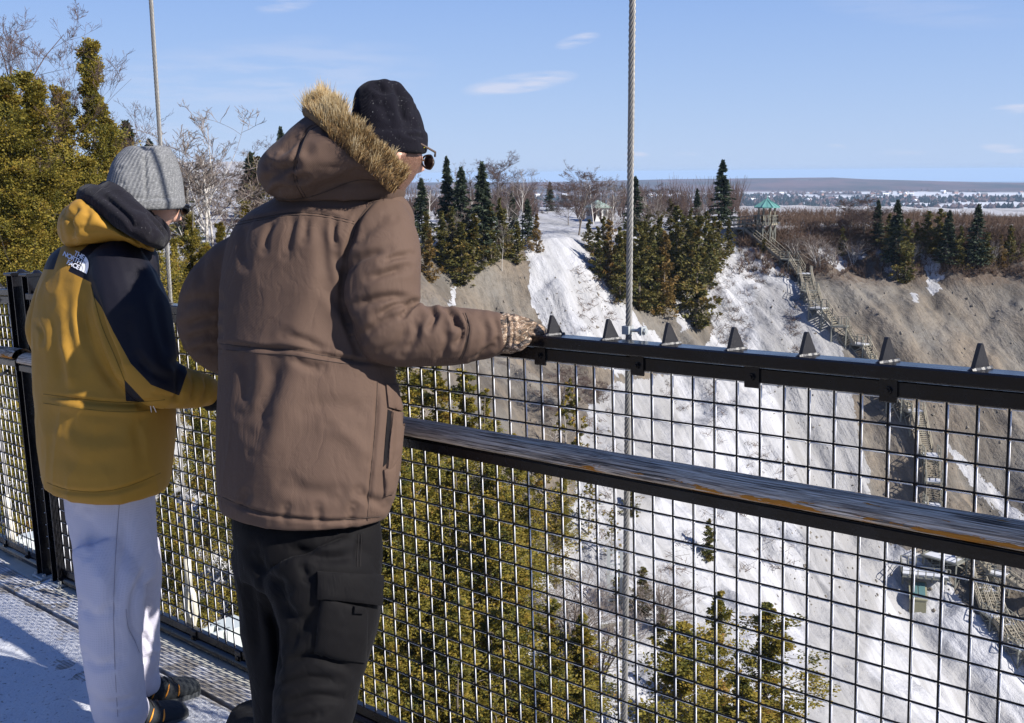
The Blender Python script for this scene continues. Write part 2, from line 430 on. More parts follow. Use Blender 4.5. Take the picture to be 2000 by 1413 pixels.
# suspender ropes
def rope(a, b, tgt, h0, h1, label, root_h=None, R=.0078, clevis=False, clampz=True):
    root = empty('suspension_cable', br(a, b, DECK), label, 'cable', 'steel suspender ropes of the bridge')
    mb = MB()
    for _ in range(30): a += (proj(br(a, b, DECK)+np.array([0, 0, tgt[2]]))[0]-tgt[0])/1100.   # stands where the photo shows it
    P0 = br(a, b, DECK)+np.array([0, 0, h0-DECK]); L = h1-h0; k = int(L/.012)
    for s in range(6):
        pts = []
        for i in range(k+1):
            z = L*i/k; an = 2*math.pi*(z/.075+s/6.)
            pts.append(P0+np.array([math.cos(an)*R*.67, math.sin(an)*R*.67, z]))
        mb.tube(pts, R*.315, 7, False)
    mb.build('wire_rope', M_rope, root, smooth=True)
    kb_ = MB(); kb_.tube([P0, P0+np.array([0, 0, L])], R*.52, 8, False); kb_.build('rope_core', M_black, root, smooth=True)
    if clampz:
        cb = MB(); c = br(a, b, DECK+.075)
        cb.box(c, bU*.009, bI*.010, bUp*.009); cb.box(c-bU*.040, bU*.003, bI*.010, bUp*.009)
        cb.tube([c-bU*.008, c-bU*.050], .004, 8); cb.tube([c-bU*.030, c-bU*.037], .008, 6); cb.tube([c-bU*.044, c-bU*.049], .007, 6)
        cb.build('rail_clamp', M_galv, root)
    if clevis:
        cb = MB(); P = P0
        up = np.array([0, 0, 1.]); fork_top = P
        cb.tube([P+up*.10, P-up*.01], .013, 12); 
        for sg in (-1, 1):
            cb.tube([P-up*.00, P-up*.03+bU*sg*.024, P-up*.10+bU*sg*.030, P-up*.15+bU*sg*.012, P-up*.20+bU*sg*.006], [.010, .011, .012, .011, .011], 10)
        cb.tube([P-up*.19, P-up*.42], .014, 12)
        cb.build('fork_socket', M_pale2, root, smooth=True)
    return root
M_pale2 = simple('cream_coated_steel', (.50, .47, .38), rough=.5, var=.15, sc=30)
rope(15.15*CELL, -.055, (1228, 560, .07), -1.2, 3.6, 'twisted steel rope rising right of the bigger man, in front of the ravine')
rope(50.9*CELL, -.085, (322, 400, .35), .16, 4.2, 'twisted steel rope rising behind the grey beanie', clevis=True, clampz=False)
rope(84.6*CELL, -.05, (-6, 860, -.4), .16, 4.6, 'steel rope ending in a pale fork at the far left edge behind the mesh', clevis=True, clampz=False)

# deck
def deck_boards():
    t = NT('grooved_deck_wood'); al = t.attr('al'); ac = t.attr('ac')
    cx = t.n('ShaderNodeCombineXYZ'); t.l(al, cx.inputs[0]); t.l(ac, cx.inputs[1])
    m = t.n('ShaderNodeMapping'); m.inputs['Scale'].default_value = (3, 60, 1); t.l(cx.outputs[0], m.inputs['Vector'])
    g = t.noise(m.outputs[0], 1, 6, .6)
    gr = t.math('SINE', t.math('MULTIPLY', ac, 2*math.pi/.0125))
    c = t.ramp(g, [(.3, (.13, .115, .095)), (.6, (.33, .30, .26)), (.8, (.44, .41, .36))])
    v = t.coord('Object')
    fr = t.ramp(t.noise(v, 9, 6, .65), [(.42, 0.0), (.62, 1.0)])
    c = t.mix(t.math('MULTIPLY', fr, .75), c, (.66, .67, .70))
    c = t.mix(t.math('MULTIPLY', t.math('LESS_THAN', gr, -.55), .55), c, (.07, .06, .05))
    t.base(c); t.set(rough=.8, spec=.3); t.bump(gr, .6, .002)
    return t.m
M_deck = deck_boards()
root = empty('bridge_deck', br(2, 1, 0)); tag(root, kind='structure')
edges = [.068, .168, .186, .40, .418, .63, .648, .86, .878, 1.09, 1.108, 1.32, 1.338, 1.55, 1.568, 1.78, 1.798, 2.01]
for k in range(0, len(edges), 2):
    b0, b1 = edges[k], edges[k+1]; na = 30
    aa = np.linspace(-2.5, aJ-.02, na); V = []; al = []; ac = []
    for a in aa:
        for (b, h) in ((b0, -.03), (b0, -.002), (b0+.002, 0), (b1-.002, 0), (b1, -.002), (b1, -.03)):
            V.append(br(a, b, h)); al.append(a+k*3.3); ac.append(b)
    F = [(i*6+j, (i+1)*6+j, (i+1)*6+j+1, i*6+j+1) for i in range(na-1) for j in range(5)]
    me = mk_mesh('deck_board', V, np.array(F), False, {'al': ('POINT', al), 'ac': ('POINT', ac)})
    mesh_obj('deck_board', me, M_deck, root)
    V = []; al = []; ac = []
    for a in (aJ-.02, aJ+2.2):
        for (b, h) in ((b0, -.03), (b0, -.002), (b0+.002, 0), (b1-.002, 0), (b1, -.002), (b1, -.03)):
            V.append(brL(a, b, h) - bUp*.010); al.append(a+k*3.3); ac.append(b)
    F = [(j, 6+j, 6+j+1, j+1) for j in range(5)]
    me = mk_mesh('deck_board', V, np.array(F), False, {'al': ('POINT', al), 'ac': ('POINT', ac)})
    mesh_obj('deck_board', me, M_deck, root)
mb = MB(); bbox(mb, -2.5, aJ+.1, .069, 2.0, -.075, -.045); mb.build('gap_strip', simple('dark_rubber', (.03, .027, .024), rough=.8), root)
eb = MB(); bbev(eb, -2.5, aJ, -.06, .064, -.12, -.004, .006)
E1 = brL(aJ, 0, 0)
eb.bevbox(brL(aJ+1.1, .004, -.07), uL*1.1, nL*.06, zL*.058, .006)
eb.build('edge_beam', M_pale, root)
bb = MB()
for a in (50.9*CELL, 15.15*CELL, 84*CELL):
    f = brL if a > aJ else br
    for q in (-.03, .03):
        bb.box(f(a+q, -.055, -.10), bU*.006, bI*.035, bUp*.16)
    bb.box(f(a, -.115, .005), bU*.055, bI*.05, bUp*.055)
bb.build('hanger_bracket', simple('pale_green_grey_steel', (.42, .46, .45), rough=.5, var=.1), root)

# trodden snow on the deck
def snow_mat(name, base=(.52, .53, .555), dirt=.5, sc=1.0, disp=.006):
    t = NT(name); v = t.coord('Object')
    n1 = t.noise(v, 4*sc, 6, .6); n2 = t.noise(v, 70*sc, 3, .6); n3 = t.noise(v, 22*sc, 5)
    c = t.mix(n1, tuple(x*.9 for x in base), base)
    sp = t.ramp(n2, [(.62, 0.0), (.66, 1.0)])
    c = t.mix(t.math('MULTIPLY', sp, dirt), c, (.12, .11, .10))
    t.base(c); t.set(rough=.6, spec=.3)
    t.bump(t.math('ADD', t.math('MULTIPLY', n3, 1.2), t.math('MULTIPLY', t.noise(v, 120*sc, 4), .7)), .9, disp)
    return t.m
M_snowdeck = snow_mat('trodden_snow', dirt=.8, disp=.010)
na, nb = 520, 190
A, B = np.meshgrid(np.linspace(-.6, aJ+1.6, na), np.linspace(.012, 2.0, nb), indexing='ij')
hh = fbm2(A, B*1.0, 3.0, 5, .55)*.5 + fbm2(A, B, 14, 3)*.18
cover = np.clip((B-.30)/.28, -1.0, .9)*.55 + .12*np.exp(-((B-.07)/.05)**2)*0
cover = cover + .25*np.clip((A-2.9)/.8, 0, 1)
cover -= 1.2*np.exp(-((B-.177)/.016)**2)
H = (hh+cover)
th = np.clip(H*.02, -.01, .012)
z0 = np.clip(th, -.004, None)
Pn = O0+A[..., None]*bU+B[..., None]*bI+(z0-DECK)[..., None]*bUp
mskL = A > aJ
PL = (br(aJ, 0, DECK)+bUp*.002+(A-aJ)[..., None]*uL+B[..., None]*nL+(z0-DECK)[..., None]*zL)
Pn = np.where(mskL[..., None], PL, Pn)
idx = np.arange(na*nb).reshape(na, nb)
q = np.stack([idx[:-1, :-1], idx[1:, :-1], idx[1:, 1:], idx[:-1, 1:]], -1)
keep = (np.maximum.reduce([th[:-1, :-1], th[1:, :-1], th[1:, 1:], th[:-1, 1:]]) > -.001)
me = mk_mesh('deck_snow', Pn.reshape(-1, 3), q[keep].reshape(-1, 4), True)
mesh_obj('deck_snow', me, M_snowdeck, None, kind='stuff', label='trodden speckled snow lying on the bridge deck', cat='snow')
# ------------------------------------------------------------------ terrain: a ravine cut into a plateau, a wide river plain beyond
RIM = np.array([(-75, -90), (-52, -20), (-38, 14), (-27, 46), (-17, 88), (-9, 122), (9, 139), (22, 150), (36, 152), (55, 152), (78, 149), (104, 160), (145, 186), (420, 300)], float)
def rim_dist(x, y):
    P = np.stack([x, y], -1); best = np.full(x.shape, 1e9); sg = np.ones(x.shape)
    for a, b in zip(RIM[:-1], RIM[1:]):
        d = b-a; t = np.clip(((P-a)@d)/(d@d), 0, 1); q = a+t[..., None]*d; r = P-q
        dist = np.hypot(r[..., 0], r[..., 1]); s = np.sign(d[0]*r[..., 1]-d[1]*r[..., 0]); s = np.where(s == 0, 1, s)
        m = dist < best; best = np.where(m, dist, best); sg = np.where(m, s, sg)
    return -best*sg                        # positive inside the ravine
def sstep(a, b, x):
    t = np.clip((x-a)/(b-a), 0, 1); return t*t*(3-2*t)
def height(x, y, detail=True):
    x = np.asarray(x, float); y = np.asarray(y, float)
    d = rim_dist(x, y) + fbm2(x, y, .045, 2)*4.0 + fbm2(x, y, .16, 2, z=7.)*1.3
    D = np.hypot(x, y); az = np.degrees(np.arctan2(x, y))
    zr = -8.2 + 2.4*sstep(110, 40, D) - 1.6*sstep(60, 110, x)
    ins = np.maximum(d, 0); slope = .80
    zin = zr - slope*ins + 1.2*(1-np.exp(-ins/2.5))*.6
    fl = -82.0; k = 9.0
    zin = fl + k*np.logaddexp(0, (zin-fl)/k)
    out = np.maximum(-d, 0)
    left = sstep(-2, -13, az)
    zo = zr + .02*out + left*.045*np.minimum(out, 120) - (1-left)*np.maximum(out-62, 0)*.45
    zo = np.maximum(zo, -97)
    z = np.where(d > 0, zin, zo)
    if detail:
        w = sstep(0, 6, d)
        gx, gy = .44, -.90                 # gullies run down the slope
        u = x*gy - y*gx; v = x*gx + y*gy
        z = z + w*(.95*fbm2(u, v*.16, .30, 4, z=3.) + .9*fbm2(x, y, .10, 3, z=5.)) + (1-w)*.25*fbm2(x, y, .2, 3)
        z = z + w*(.20*fbm2(x, y, 1.1, 3, z=9.)+.8*np.abs(fbm2(x, y, .22, 3, z=12.)))
    return z
gx = np.arange(-66, 132, .42); gy = np.arange(8, 252, .42)
GX, GY = np.meshgrid(gx, gy, indexing='ij'); GZ = height(GX, GY)
def ground(x, y):
    i = (np.asarray(x)-gx[0])/.42; j = (np.asarray(y)-gy[0])/.42
    i = np.clip(i, 0, len(gx)-1.001); j = np.clip(j, 0, len(gy)-1.001)
    i0 = i.astype(int); j0 = j.astype(int); fi = i-i0; fj = j-j0
    return (GZ[i0, j0]*(1-fi)*(1-fj)+GZ[i0+1, j0]*fi*(1-fj)+GZ[i0, j0+1]*(1-fi)*fj+GZ[i0+1, j0+1]*fi*fj)
def hit(px, py, tmin=14, tmax=246):
    r = ray(px, py); t = np.arange(tmin, tmax, .25); P = r[None]*t[:, None]
    below = P[:, 2] < ground(P[:, 0], P[:, 1])
    k = np.argmax(below) if below.any() else len(t)-1
    return P[k], t[k]
def poly_sdf(P, poly):
    poly = np.asarray(poly, float); best = np.full(len(P), 1e9); ins = np.zeros(len(P), bool)
    for a, b in zip(poly, np.roll(poly, -1, 0)):
        d = b-a; t = np.clip(((P-a)@d)/(d@d+1e-9), 0, 1); r = P-(a+t[:, None]*d); best = np.minimum(best, np.hypot(r[:, 0], r[:, 1]))
        c = ((a[1] > P[:, 1]) != (b[1] > P[:, 1])); xx = a[0]+(P[:, 1]-a[1])*(b[0]-a[0])/(b[1]-a[1]+1e-12)
        ins ^= (c & (P[:, 0] < xx))
    return np.where(ins, best, -best)
def line_dist(P, line, vals=None):
    line = np.asarray(line, float); best = np.full(len(P), 1e9)
    for a, b in zip(line[:-1], line[1:]):
        d = b-a; t = np.clip(((P-a)@d)/(d@d+1e-9), 0, 1); r = P-(a+t[:, None]*d); best = np.minimum(best, np.hypot(r[:, 0], r[:, 1]))
    return best
VG = np.stack([GX.ravel(), GY.ravel(), GZ.ravel()], -1)
front = (VG@cF) > 5
pp = np.where(front[:, None], proj(np.where(front[:, None], VG, [0, 50, 0])), -5000)
az = np.degrees(np.arctan2(VG[:, 0], VG[:, 1]))
dr = rim_dist(VG[:, 0], VG[:, 1])
# where the snow and ice lie; metres either side of each patch's outline
def patch(poly): return poly_sdf(pp, poly)
ice = patch([(1438, 468), (1470, 480), (1512, 512), (1560, 560), (1600, 600), (1640, 662), (1662, 760), (1690, 900), (1712, 1000), (1745, 1065), (1800, 1080), (1850, 1130),
             (1880, 1180), (1940, 1215), (2020, 1275), (2600, 1500), (2600, 2600), (-600, 2600), (-600, 1500), (300, 1400), (700, 1300), (1040, 1150), (1120, 980), (1128, 880), (1150, 800), (1190, 752),
             (1290, 735), (1372, 700), (1392, 640), (1378, 580), (1400, 520), (1425, 478)])
chute = patch([(1060, 415), (1120, 412), (1150, 440), (1158, 500), (1185, 560), (1240, 620), (1300, 668), (1310, 720), (1210, 735), (1120, 690), (1060, 640), (1030, 590), (1028, 540), (1048, 480)])
band = patch([(1845, 862), (1870, 880), (1925, 940), (2005, 1010), (2060, 1060), (2060, 1085), (1990, 1035), (1915, 970), (1865, 905)])
spots = np.maximum.reduce([patch(q) for q in (
    [(1310, 585), (1345, 570), (1352, 640), (1330, 650)], [(1420, 440), (1475, 450), (1490, 500), (1430, 490)], [(1590, 455), (1660, 460), (1690, 500), (1640, 530), (1600, 500)],
    [(1695, 470), (1720, 480), (1760, 540), (1735, 545)], [(1790, 480), (1830, 500), (1845, 540), (1815, 560)], [(1510, 440), (1580, 445), (1590, 465), (1520, 465)], [(880, 558), (892, 560), (890, 600), (880, 600)],
    [(1780, 576), (1788, 578), (1792, 590), (1783, 588)], [(1812, 560), (1830, 545), (1838, 560), (1826, 580)])])
snow = np.maximum.reduce([ice, chute, band, spots])/12.0
plateau = sstep(2.5, -1.5, dr)
plateau = np.where((az > 12) & (dr > -34), plateau*.45, plateau)
snow = np.maximum(snow, plateau*1.6-.9)
left = (pp[:, 0] < 1010) | ~front
bank = np.where((az < 1.5), .25, -9)          # patchy snow below the cedars on the near bank
soilA = patch([(800, 480), (1028, 470), (1040, 600), (1070, 650), (1180, 735), (1150, 800), (1128, 880), (1100, 1000), (1060, 1050), (900, 950), (700, 760), (700, 560)])/12.
snow = np.where(soilA > 0, np.maximum(-soilA, -2), np.maximum(snow, np.where(dr > 0, bank, -9)))
snow = np.maximum(snow, spots/12.)
grey = poly_sdf(pp, [(1500, 560), (1610, 600), (1650, 680), (1690, 880), (1712, 1010), (1700, 1180), (1650, 1420), (1560, 1500), (1590, 1200), (1560, 900), (1520, 740), (1480, 600)])
grey = np.maximum(grey, poly_sdf(pp, [(1180, 740), (1300, 735), (1330, 900), (1250, 1000), (1140, 880)]))
grey = np.clip(grey/45.+.35, -1, 1)
brown = np.clip(poly_sdf(pp, [(1400, 440), (2100, 440), (2100, 560), (1760, 560), (1650, 560), (1560, 540), (1520, 500)])/25., -1, 1)

def ground_mat():
    t = NT('ravine_ground'); v = t.coord('Object')
    vf = t.coord('Object', scale=(1, 7.5, 7.5), rot=(0, 0, math.radians(25))); vf.node.vector_type = 'TEXTURE'
    sn = t.attr('snow'); gy_ = t.attr('grey'); br_ = t.attr('brown')
    streak = t.noise(vf, .42, 7, .62, dist=.3); fine = t.noise(v, 1.6, 6, .65); big = t.noise(v, .09, 4, .55)
    soil = t.ramp(streak, [(.30, (.046, .038, .030)), (.45, (.092, .079, .064)), (.58, (.165, .134, .100)), (.75, (.112, .100, .085))])
    soil = t.mix(t.ramp(big, [(.42, 0.0), (.62, .75)]), soil, (.155, .145, .128))
    soil = t.mix(t.ramp(fine, [(.45, 0.0), (.75, .6)]), soil, (.07, .058, .045))
    soil = t.mix(t.math('MULTIPLY', t.ramp(br_, [(.4, 0.0), (.8, 1.0)]), t.ramp(fine, [(.35, .3), (.6, .95)])), soil, (.085, .060, .043))
    sn2 = t.noise(vf, .9, 6, .6)
    icec = t.mix(t.ramp(sn2, [(.35, 0.0), (.65, 1.0)]), (.28, .282, .29), (.42, .42, .432))
    icec = t.mix(t.math('MULTIPLY', t.ramp(gy_, [(.45, 0.0), (.62, .85)]), t.ramp(sn2, [(.3, 1.0), (.7, .6)])), icec, (.185, .18, .175))
    icec = t.mix(t.ramp(t.noise(vf, .22, 6, .62, dist=.6), [(.46, 0.0), (.62, .75)]), icec, (.24, .235, .23))
    icec = t.mix(t.math('MULTIPLY', t.math('GREATER_THAN', t.noise(v, 2.6, 5, .7), .655), .75), icec, (.16, .145, .12))
    brk = t.math('ADD', t.math('MULTIPLY', t.math('SUBTRACT', t.noise(v, .75, 8, .68), .5), 4.2), t.math('MULTIPLY', t.math('SUBTRACT', t.noise(vf, 1.7, 6, .6), .5), 3.2))
    brk = t.math('MULTIPLY', brk, .62)
    m = t.math('GREATER_THAN', t.math('ADD', sn, brk), 0.0)
    t.base(t.mix(m, soil, icec)); t.set(rough=t.math('MULTIPLY_ADD', m, -.25) if False else .8, spec=.25)
    hgt = t.math('ADD', t.math('MULTIPLY', t.noise(v, 1.1, 8, .62), .6), t.math('ADD', t.math('MULTIPLY', streak, 1.1), t.math('MULTIPLY', m, .12)))
    t.bump(hgt, .9, .6)
    return t.m
M_ground = ground_mat()
nx_, ny_ = GX.shape; idx = np.arange(nx_*ny_).reshape(nx_, ny_)
q = np.stack([idx[:-1, :-1], idx[1:, :-1], idx[1:, 1:], idx[:-1, 1:]], -1).reshape(-1, 4)
me = mk_mesh('ravine', VG, q, True, {'snow': ('POINT', np.clip(snow, -3, 3)), 'grey': ('POINT', grey*.5+.5), 'brown': ('POINT', brown*.5+.5)})
mesh_obj('ravine_slope', me, M_ground, None, kind='structure')
# coarse ground all round it
cx = np.concatenate([np.arange(-700, 900, 14.)]); cy = np.arange(-500, 760, 14.)
CX, CY = np.meshgrid(cx, cy, indexing='ij'); CZ = height(CX, CY, False)
inside = (CX > gx[0]+1) & (CX < gx[-1]-1) & (CY > gy[0]+1) & (CY < gy[-1]-1)
CZ = CZ-np.where(inside, 6., .35)
idx = np.arange(CX.size).reshape(CX.shape); q = np.stack([idx[:-1, :-1], idx[1:, :-1], idx[1:, 1:], idx[:-1, 1:]], -1).reshape(-1, 4)
Vc = np.stack([CX.ravel(), CY.ravel(), CZ.ravel()], -1); drc = rim_dist(Vc[:, 0], Vc[:, 1])
me = mk_mesh('plateau', Vc, q, True, {'snow': ('POINT', np.where(Vc[:, 1] < 4, -2.5, np.where(drc < 0, .8, .3))), 'grey': ('POINT', np.zeros(len(Vc))), 'brown': ('POINT', np.zeros(len(Vc)))})  # unseen ground behind the camera left snowless to darken its bounce light
mesh_obj('plateau_ground', me, M_ground, None, kind='structure')

# river plain with snowy fields and woods, and the wooded ridge at its far edge
def plain_mat():
    t = NT('river_plain'); v = t.coord('Object', scale=(1, .55, 1), rot=(0, 0, .12))
    a = t.noise(v, .0016, 7, .62); b = t.noise(v, .0060, 6, .6); f = t.noise(v, .045, 4)
    wood = t.mix(t.ramp(t.noise(v, .0032, 6, .65), [(.4, 0.0), (.6, 1.0)]), (.125, .080, .083), (.038, .042, .045))
    snowc = t.mix(f, (.42, .43, .45), (.53, .54, .56))
    m = t.ramp(t.math('ADD', t.math('MULTIPLY', a, .72), t.math('MULTIPLY', b, .40)), [(.585, 0.0), (.597, 1.0)])
    hed = t.ramp(t.noise(t.coord('Object', scale=(1, 2.6, 1)), .012, 6, .7), [(.63, 0.0), (.65, .85)])
    up = t.ramp(t.attr('ridge'), [(.06, 0.0), (.16, 1.0)])
    m = t.mix(up, m, 1.0)
    m2 = t.math('MAXIMUM', m, hed)
    gap = t.math('GREATER_THAN', t.noise(t.coord('Object', scale=(1, .35, 1)), .0021, 5, .6), .66)
    m2 = t.math('MULTIPLY', m2, t.math('SUBTRACT', 1.0, t.math('MULTIPLY', gap, t.mix(up, .8, .5))))
    t.base(t.mix(m2, snowc, wood)); t.set(rough=.9, spec=.1)
    return t.m
M_plain = plain_mat()
px_ = np.linspace(-5200, 9500, 210); py_ = np.concatenate([np.linspace(240, 3000, 70), np.linspace(3060, 12000, 130)])
PX, PY = np.meshgrid(px_, py_, indexing='ij')
DD = np.hypot(PX, PY); AZ = np.degrees(np.arctan2(PX, PY)); PXX = 1000+FPX*np.tan(np.radians(AZ))
crest = np.interp(PXX, [-500, 800, 1000, 1100, 1300, 1500, 1620, 1680, 1800, 1900, 2000, 2300], [355, 356, 356.5, 355, 350, 347.5, 346, 349, 351.5, 353.5, 354, 352])
hz = 338.8-(PXX-1000)*.0083
zc = -6400*np.tan((crest-hz)/FPX)
rise = sstep(4500, 6400, DD)
base = np.full_like(DD, -97.)
ZP = base+(zc-base)*rise+ (1-rise)*1.2*fbm2(PX, PY, .003, 3) + rise*6.0*fbm2(PX, PY, .0018, 4)*sstep(6500, 5600, DD)
ZP = np.where(DD > 6400, zc-(DD-6400)*.02, ZP)
idx = np.arange(PX.size).reshape(PX.shape); q = np.stack([idx[:-1, :-1], idx[1:, :-1], idx[1:, 1:], idx[:-1, 1:]], -1).reshape(-1, 4)
me = mk_mesh('plain', np.stack([PX.ravel(), PY.ravel(), ZP.ravel()], -1), q, True, {'ridge': ('POINT', (rise).ravel())})
mesh_obj('river_plain', me, M_plain, None, kind='structure')
# faint blue hills beyond
hv = []; n = 120
for i in range(n):
    a = math.radians(-35+75*i/(n-1)); R = 26000
    e = .0007+.0016*max(0, math.sin(i*.11+.5))+.0005*math.sin(i*.37)
    for (rr, z) in ((R, -260), (R+800, -R*.0118+R*e), (R+5000, -400)): hv.append((math.sin(a)*rr, math.cos(a)*rr, z))
F = [(i*3+j, (i+1)*3+j, (i+1)*3+j+1, i*3+j+1) for i in range(n-1) for j in range(2)]
mesh_obj('far_hills', mk_mesh('far_hills', hv, np.array(F), True), simple('far_hill_wood', (.06, .06, .065), rough=1), None, kind='structure')
# ------------------------------------------------------------------ vegetation
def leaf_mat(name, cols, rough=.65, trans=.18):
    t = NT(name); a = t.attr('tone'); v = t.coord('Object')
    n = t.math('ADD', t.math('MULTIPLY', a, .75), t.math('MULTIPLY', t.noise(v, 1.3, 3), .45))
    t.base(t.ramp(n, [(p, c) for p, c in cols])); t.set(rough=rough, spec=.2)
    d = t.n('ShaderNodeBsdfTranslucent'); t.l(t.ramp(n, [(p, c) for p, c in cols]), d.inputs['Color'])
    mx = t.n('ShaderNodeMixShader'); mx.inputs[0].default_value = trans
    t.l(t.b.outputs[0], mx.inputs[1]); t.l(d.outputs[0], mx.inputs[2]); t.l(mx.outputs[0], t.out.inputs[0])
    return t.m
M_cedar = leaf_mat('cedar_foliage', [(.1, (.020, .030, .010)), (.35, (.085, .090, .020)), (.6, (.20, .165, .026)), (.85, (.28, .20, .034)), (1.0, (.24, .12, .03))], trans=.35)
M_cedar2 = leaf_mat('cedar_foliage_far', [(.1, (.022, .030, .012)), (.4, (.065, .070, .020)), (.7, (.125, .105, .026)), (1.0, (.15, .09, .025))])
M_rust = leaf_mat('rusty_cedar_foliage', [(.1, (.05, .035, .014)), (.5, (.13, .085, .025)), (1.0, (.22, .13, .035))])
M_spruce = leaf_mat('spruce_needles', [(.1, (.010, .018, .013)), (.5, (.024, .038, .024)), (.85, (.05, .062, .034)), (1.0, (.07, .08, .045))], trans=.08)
def bark(name, c0, c1, sc=6):
    t = NT(name); v = t.coord('Object', scale=(1, 1, .3)); 
    t.base(t.mix(t.noise(v, sc, 6, .7), c0, c1)); t.set(rough=.85, spec=.15); t.bump(t.noise(v, sc*3, 5), .6, .02); return t.m
M_bark = bark('grey_brown_bark', (.06, .048, .04), (.19, .16, .13))
M_birch = bark('birch_bark', (.26, .24, .22), (.60, .57, .53))
M_twig = bark('bare_twigs', (.055, .037, .033), (.115, .080, .068))
M_twigp = bark('pale_bare_twigs', (.11, .088, .076), (.22, .185, .16))
M_brush = bark('brown_brushwood', (.060, .038, .029), (.14, .092, .064), 2)
M_dead = bark('dead_grey_wood', (.15, .135, .125), (.36, .33, .30))

def sprays(C, D, L, W, rs, tone, cross=True):
    """leaf sprays: a kite at each point C along unit direction D with length L, width W"""
    n = len(C); r = rs.normal(size=(n, 3)); s = np.cross(D, r); s /= np.linalg.norm(s, axis=1)[:, None]+1e-9
    L = L[:, None]; W = W[:, None]
    a = C-D*L*.35; b = C+s*W*.5+D*L*.05; c = C+D*L*.65; d = C-s*W*.5+D*L*.1
    V = np.stack([a, b, c, d], 1).reshape(-1, 3); F = np.arange(4*n).reshape(n, 4)
    return V, F, np.repeat(tone, 1)
def crown_cedar(h, r, n, seed, size=.12, tip=1.0, gaps=.35, base=.04, colm=1.3):
    """dense flame-shaped evergreen crown built of clumps of leaf sprays"""
    rs = np.random.RandomState(seed); nc = max(30, int(n/26))
    t = base+(1-base)*rs.rand(nc)**.85
    prof = np.clip((1-t)**.72*(1.0-.35*np.exp(-((t-base)/.10)**2)), 0, 1)*(1+.22*np.sin(t*23+seed)+.15*np.sin(t*51+seed*3))
    an = rs.rand(nc)*2*math.pi
    lob = 1+.28*np.sin(an*3+seed+t*6)+.18*np.sin(an*5+t*11)
    rad = r*prof*lob*(.25+.8*rs.rand(nc)**.45)
    C = np.stack([np.cos(an)*rad, np.sin(an)*rad, t*h], -1); cs = (.12+.16*rs.rand(nc))*r*colm*(.45+.8*(1-t))
    ct = np.clip(.45+.32*rs.normal(size=nc)*.6+.18*(rad/(r*prof+1e-3)-.5), 0, 1)
    m = int(n/nc); k = np.repeat(np.arange(nc), m); off = rs.normal(size=(nc*m, 3)); off /= np.linalg.norm(off, axis=1)[:, None]; off *= rs.rand(nc*m, 1)**.4
    off[:, 2] *= 1.25
    P = C[k]+off*cs[k][:, None]
    out = P.copy(); out[:, 2] = 0; out /= np.linalg.norm(out, axis=1)[:, None]+1e-6
    D = out*.5+off*.6+rs.normal(size=P.shape)*.45+np.array([0, 0, .45]); D /= np.linalg.norm(D, axis=1)[:, None]
    L = size*(.7+.8*rs.rand(len(P))); W = L*(.45+.35*rs.rand(len(P)))
    tone = np.clip(ct[k]+.14*rs.normal(size=len(P)), 0, 1)
    return sprays(P, D, L, W, rs, tone)
BR = []
def crown_fan(h, r, n, seed, size=.13, base=.02, nb=110, gap=.2, pw=.66):
    """cedar crown made of upswept branches, each carrying flat fans of scale leaves"""
    rs = np.random.RandomState(seed+50); t = base+(1-base)*(np.arange(nb)+rs.rand(nb))/nb; P = []; Dd = []; T = []
    env = (1-t)**pw*(.82+.25*np.sin(t*17+seed)+.16*np.sin(t*41+seed*2)); an0 = rs.rand(nb)*2*math.pi
    m = int(n/nb); BR.clear()
    for i in range(nb):
        a = an0[i]; ln = max(.08*r, r*env[i]*(1+.32*math.sin(a*2+seed)+.2*math.sin(a*3+t[i]*9))*rs.uniform(.45, 1.3))
        if rs.rand() < gap*.4: ln *= .45
        d = np.array([math.cos(a), math.sin(a), 0]); sd = np.array([-d[1], d[0], 0]); nf_ = max(4, int(5+ln*3)); tone0 = rs.normal()*.13
        us = np.linspace(0, 1, 5); bz_ = t[i]*h-.16*ln*np.sin(us*3.0)+.30*ln*us*us; BR.append([(d[0]*ln*q_, d[1]*ln*q_, z_) for q_, z_ in zip(us, bz_)])
        fc = rs.rand(nf_)**.6; fa = rs.normal(size=nf_)*.30*ln*(1-fc*.4); fz_ = rs.normal(size=nf_)*.10*ln
        k = rs.randint(0, nf_, m); u = fc[k]; c = d*(u*ln)[:, None]+sd*fa[k][:, None]; cz = t[i]*h-.16*ln*np.sin(u*3.0)+.30*ln*u*u+fz_[k]
        fr = (.10+.12*rs.rand(nf_))[k]*(.5+.5*r)*(1.25-.5*u)*(.22+.78*min(1, ln/(.55*r))); o = rs.normal(size=(m, 3))*[1, 1, .75]; o /= np.linalg.norm(o, axis=1)[:, None]; o *= (rs.rand(m, 1)**.5)
        p = c+o*fr[:, None]*1.5; p[:, 2] += cz; P.append(p); q = d*.7+o*.8+rs.normal(size=(m, 3))*.35+np.array([0, 0, .1]); Dd.append(q/np.linalg.norm(q, axis=1)[:, None])
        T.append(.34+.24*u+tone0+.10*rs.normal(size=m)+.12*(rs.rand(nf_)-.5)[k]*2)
    P = np.concatenate(P); Dd = np.concatenate(Dd); T = np.clip(np.concatenate(T), 0, 1); L = size*(.6+.8*rs.rand(len(P)))
    return sprays(P, Dd, L, L*(.5+.3*rs.rand(len(P))), rs, T)
